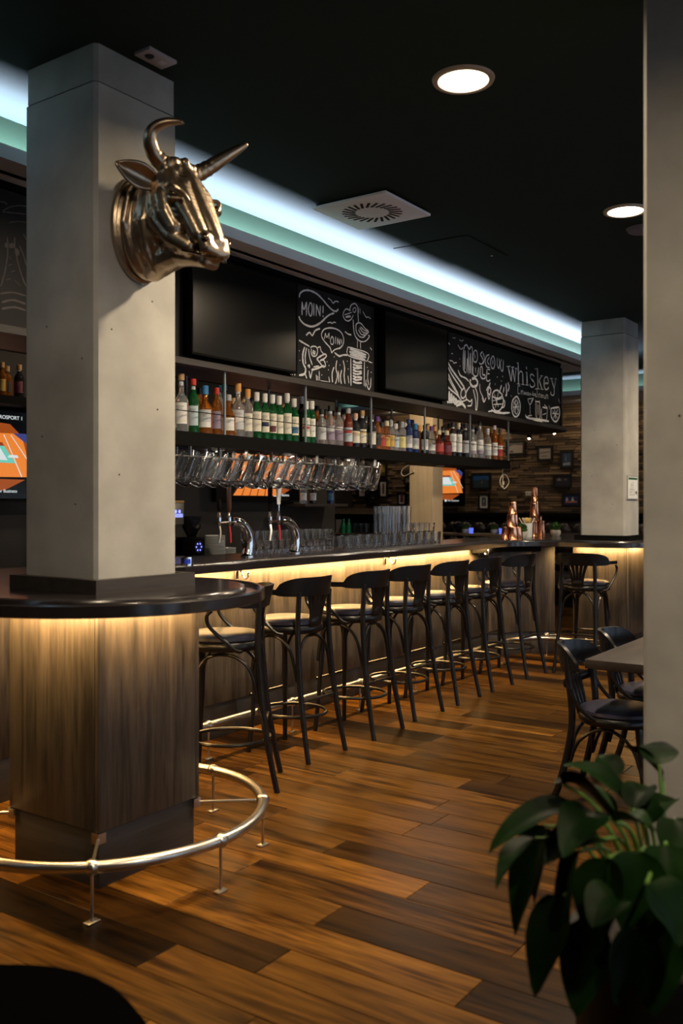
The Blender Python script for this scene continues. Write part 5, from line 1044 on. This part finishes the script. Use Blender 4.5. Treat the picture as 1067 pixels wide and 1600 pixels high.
# escape plan on the far column
a, b = onV(980.5, 744, 2.898), onV(996, 779, 2.898)
es = thing('escape_plan', 'framed escape plan sheet on the far concrete column', 'notice', (a.x, 2.902, b.z)); w, h = b.x - a.x, a.z - b.z
obj('sheet', MB().box(0, -.006, 0, w, 0, h), 'ceramic', es); obj('green_header', MB().box(.06 * w, -.0075, h * .86, w * .94, -.006, h * .95), mat('header_green', (.02, .10, .05), .6), es)
pl_ = MB()
for x0, z0, x1, z1 in ((.2, .15, .62, .17), (.2, .15, .22, .4), (.2, .4, .62, .42), (.6, .15, .62, .42), (.3, .42, .32, .7), (.5, .42, .52, .75), (.3, .6, .52, .62), (.4, .2, .42, .4), (.22, .28, .4, .3)): pl_.box(x0 * w, -.0072, z0 * h, x1 * w, -.006, z1 * h)
obj('floor_plan', pl_, mat('plan_grey', (.25, .25, .25), .7), es); obj('legend', MB().box(.78 * w, -.0072, .2 * h, .9 * w, -.006, .34 * h), mat('plan_dark', (.06, .03, .03), .7), es)
fr_ = MB().box(-.008, -.008, -.008, 0, 0, h + .008).box(w, -.008, -.008, w + .008, 0, h + .008).box(0, -.008, -.008, w, 0, 0).box(0, -.008, h, w, 0, h + .008); obj('frame', fr_, mat('plan_frame', (.30, .30, .29), .4), es)

# ------------------------------------------------------------------ potted plant in the foreground
pp = atD(1010, 1400, 2.25); PX, PY = pp.x + .06, pp.y - .03
plant = thing('potted_plant', 'dark leafy potted plant with drooping leaves in the lower right corner', 'plant', (PX, PY, 0))
obj('planter', MB().lathe([(0, 0), (.17, 0), (.20, .02), (.235, .42), (.235, .44), (.215, .44), (.21, .40), (0, .40)], n=32), 'potblack', plant)
obj('soil', MB().lathe([(0, .405), (.21, .40)], n=24), 'soil', plant)
def leaf(base, tip, width, droop=.25, bend=.4, roll=0.0, seed=0):
    """one blade on its own arching stem; base and tip are offsets from the planter"""
    b, t = Vector(base), Vector(tip); root = Vector((b.x * .12, b.y * .12, .40))
    mid = root.lerp(b, .55) + Vector((0, 0, .10)); P = spline([root, mid, b], 6)
    stm = obj('stem', MB().tube(P, [.0055 - .00012 * i for i in range(len(P))], 7), 'stem', plant)
    L = (t - b).length; n, m = 14, 7; ctrl = b.lerp(t, .45) + Vector((0, 0, droop * L)); vs = []
    for i in range(n + 1):
        s = i / n; c = (1 - s) ** 2 * b + 2 * s * (1 - s) * ctrl + s * s * t; tg = (2 * (1 - s) * (ctrl - b) + 2 * s * (t - ctrl)).normalized()
        sd = tg.cross(Vector((0, 0, 1))); sd = sd.normalized() if sd.length > .05 else Vector((FW[1], -FW[0], 0)); nm = sd.cross(tg)
        sd2 = sd * math.cos(roll) + nm * math.sin(roll); nm2 = nm * math.cos(roll) - sd * math.sin(roll)
        w = width * .8 * (math.sin(PI * min(1, (s * .93 + .03) ** .72)) ** .9) if 0 < s < 1 else .001
        for j in range(m):
            e = (j / (m - 1) - .5) * 2; wav = .05 * math.sin(s * 9 + seed + (2 if e > 0 else 0)) * abs(e) * width
            vs.append(c + sd2 * e * w + nm2 * (abs(e) ** 1.3 * w * bend + wav))
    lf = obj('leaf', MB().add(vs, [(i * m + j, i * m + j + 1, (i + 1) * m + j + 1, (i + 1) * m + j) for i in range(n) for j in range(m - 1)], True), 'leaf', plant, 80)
    c = (b + t) / 2
def PLT(px, py, d): q = atD(px, py, d); return (q.x - PX, q.y - PY, q.z)
LEAVES = [((955, 1280, 2.2), (865, 1225, 2.1), .05, .3, .4, 0), ((985, 1262, 2.25), (880, 1195, 2.3), .045, .25, .5, .3), ((880, 1225, 2.1), (965, 1275, 2.0), .055, .35, .35, .5), ((1035, 1215, 2.35), (970, 1165, 2.4), .055, .2, .3, -.5), ((1030, 1195, 2.3), (1028, 1160, 2.42), .06, .1, .2, 0),
          ((900, 1268, 2.1), (763, 1335, 2.05), .055, .25, .5, .2), ((850, 1290, 2.15), (805, 1465, 2.1), .06, .18, .5, 0), ((835, 1310, 2.1), (775, 1390, 2.0), .045, .2, .5, -.3), ((930, 1270, 2.05), (880, 1340, 1.95), .065, .25, .4, .2), ((960, 1285, 2.0), (1025, 1300, 1.95), .06, .3, .4, .2), ((990, 1265, 2.2), (1015, 1230, 2.3), .05, .3, .4, 0),
          ((870, 1300, 2.1), (835, 1415, 2.1), .05, .2, .5, 0), ((905, 1330, 2.0), (880, 1520, 2.0), .07, .15, .5, 0), ((880, 1400, 2.0), (835, 1560, 1.95), .06, .12, .5, .2), ((950, 1340, 1.95), (930, 1500, 1.9), .075, .15, .4, -.2), ((1000, 1330, 1.95), (985, 1480, 1.9), .075, .15, .4, .3), ((1040, 1320, 2.0), (1050, 1470, 1.9), .075, .15, .4, 0),
          ((990, 1450, 1.9), (960, 1570, 1.85), .05, .1, .3, .9), ((930, 1440, 1.95), (900, 1590, 1.9), .07, .1, .4, .2), ((1030, 1430, 1.9), (1020, 1590, 1.85), .08, .1, .4, 0), ((1055, 1280, 2.15), (1066, 1400, 2.0), .06, .2, .4, 0), ((940, 1310, 2.1), (850, 1350, 2.0), .06, .3, .4, .4), ((1010, 1290, 2.2), (1060, 1250, 2.3), .05, .3, .4, 0), ((965, 1400, 1.9), (925, 1450, 1.85), .06, .25, .4, .2), ((1010, 1380, 1.85), (1060, 1480, 1.8), .08, .2, .4, 0), ((960, 1215, 2.3), (935, 1180, 2.35), .05, .2, .3, .2)]
for i, (b_, t_, w_, dr, be, ro) in enumerate(LEAVES): leaf(PLT(*b_), PLT(*t_), w_, dr, be, ro, i)
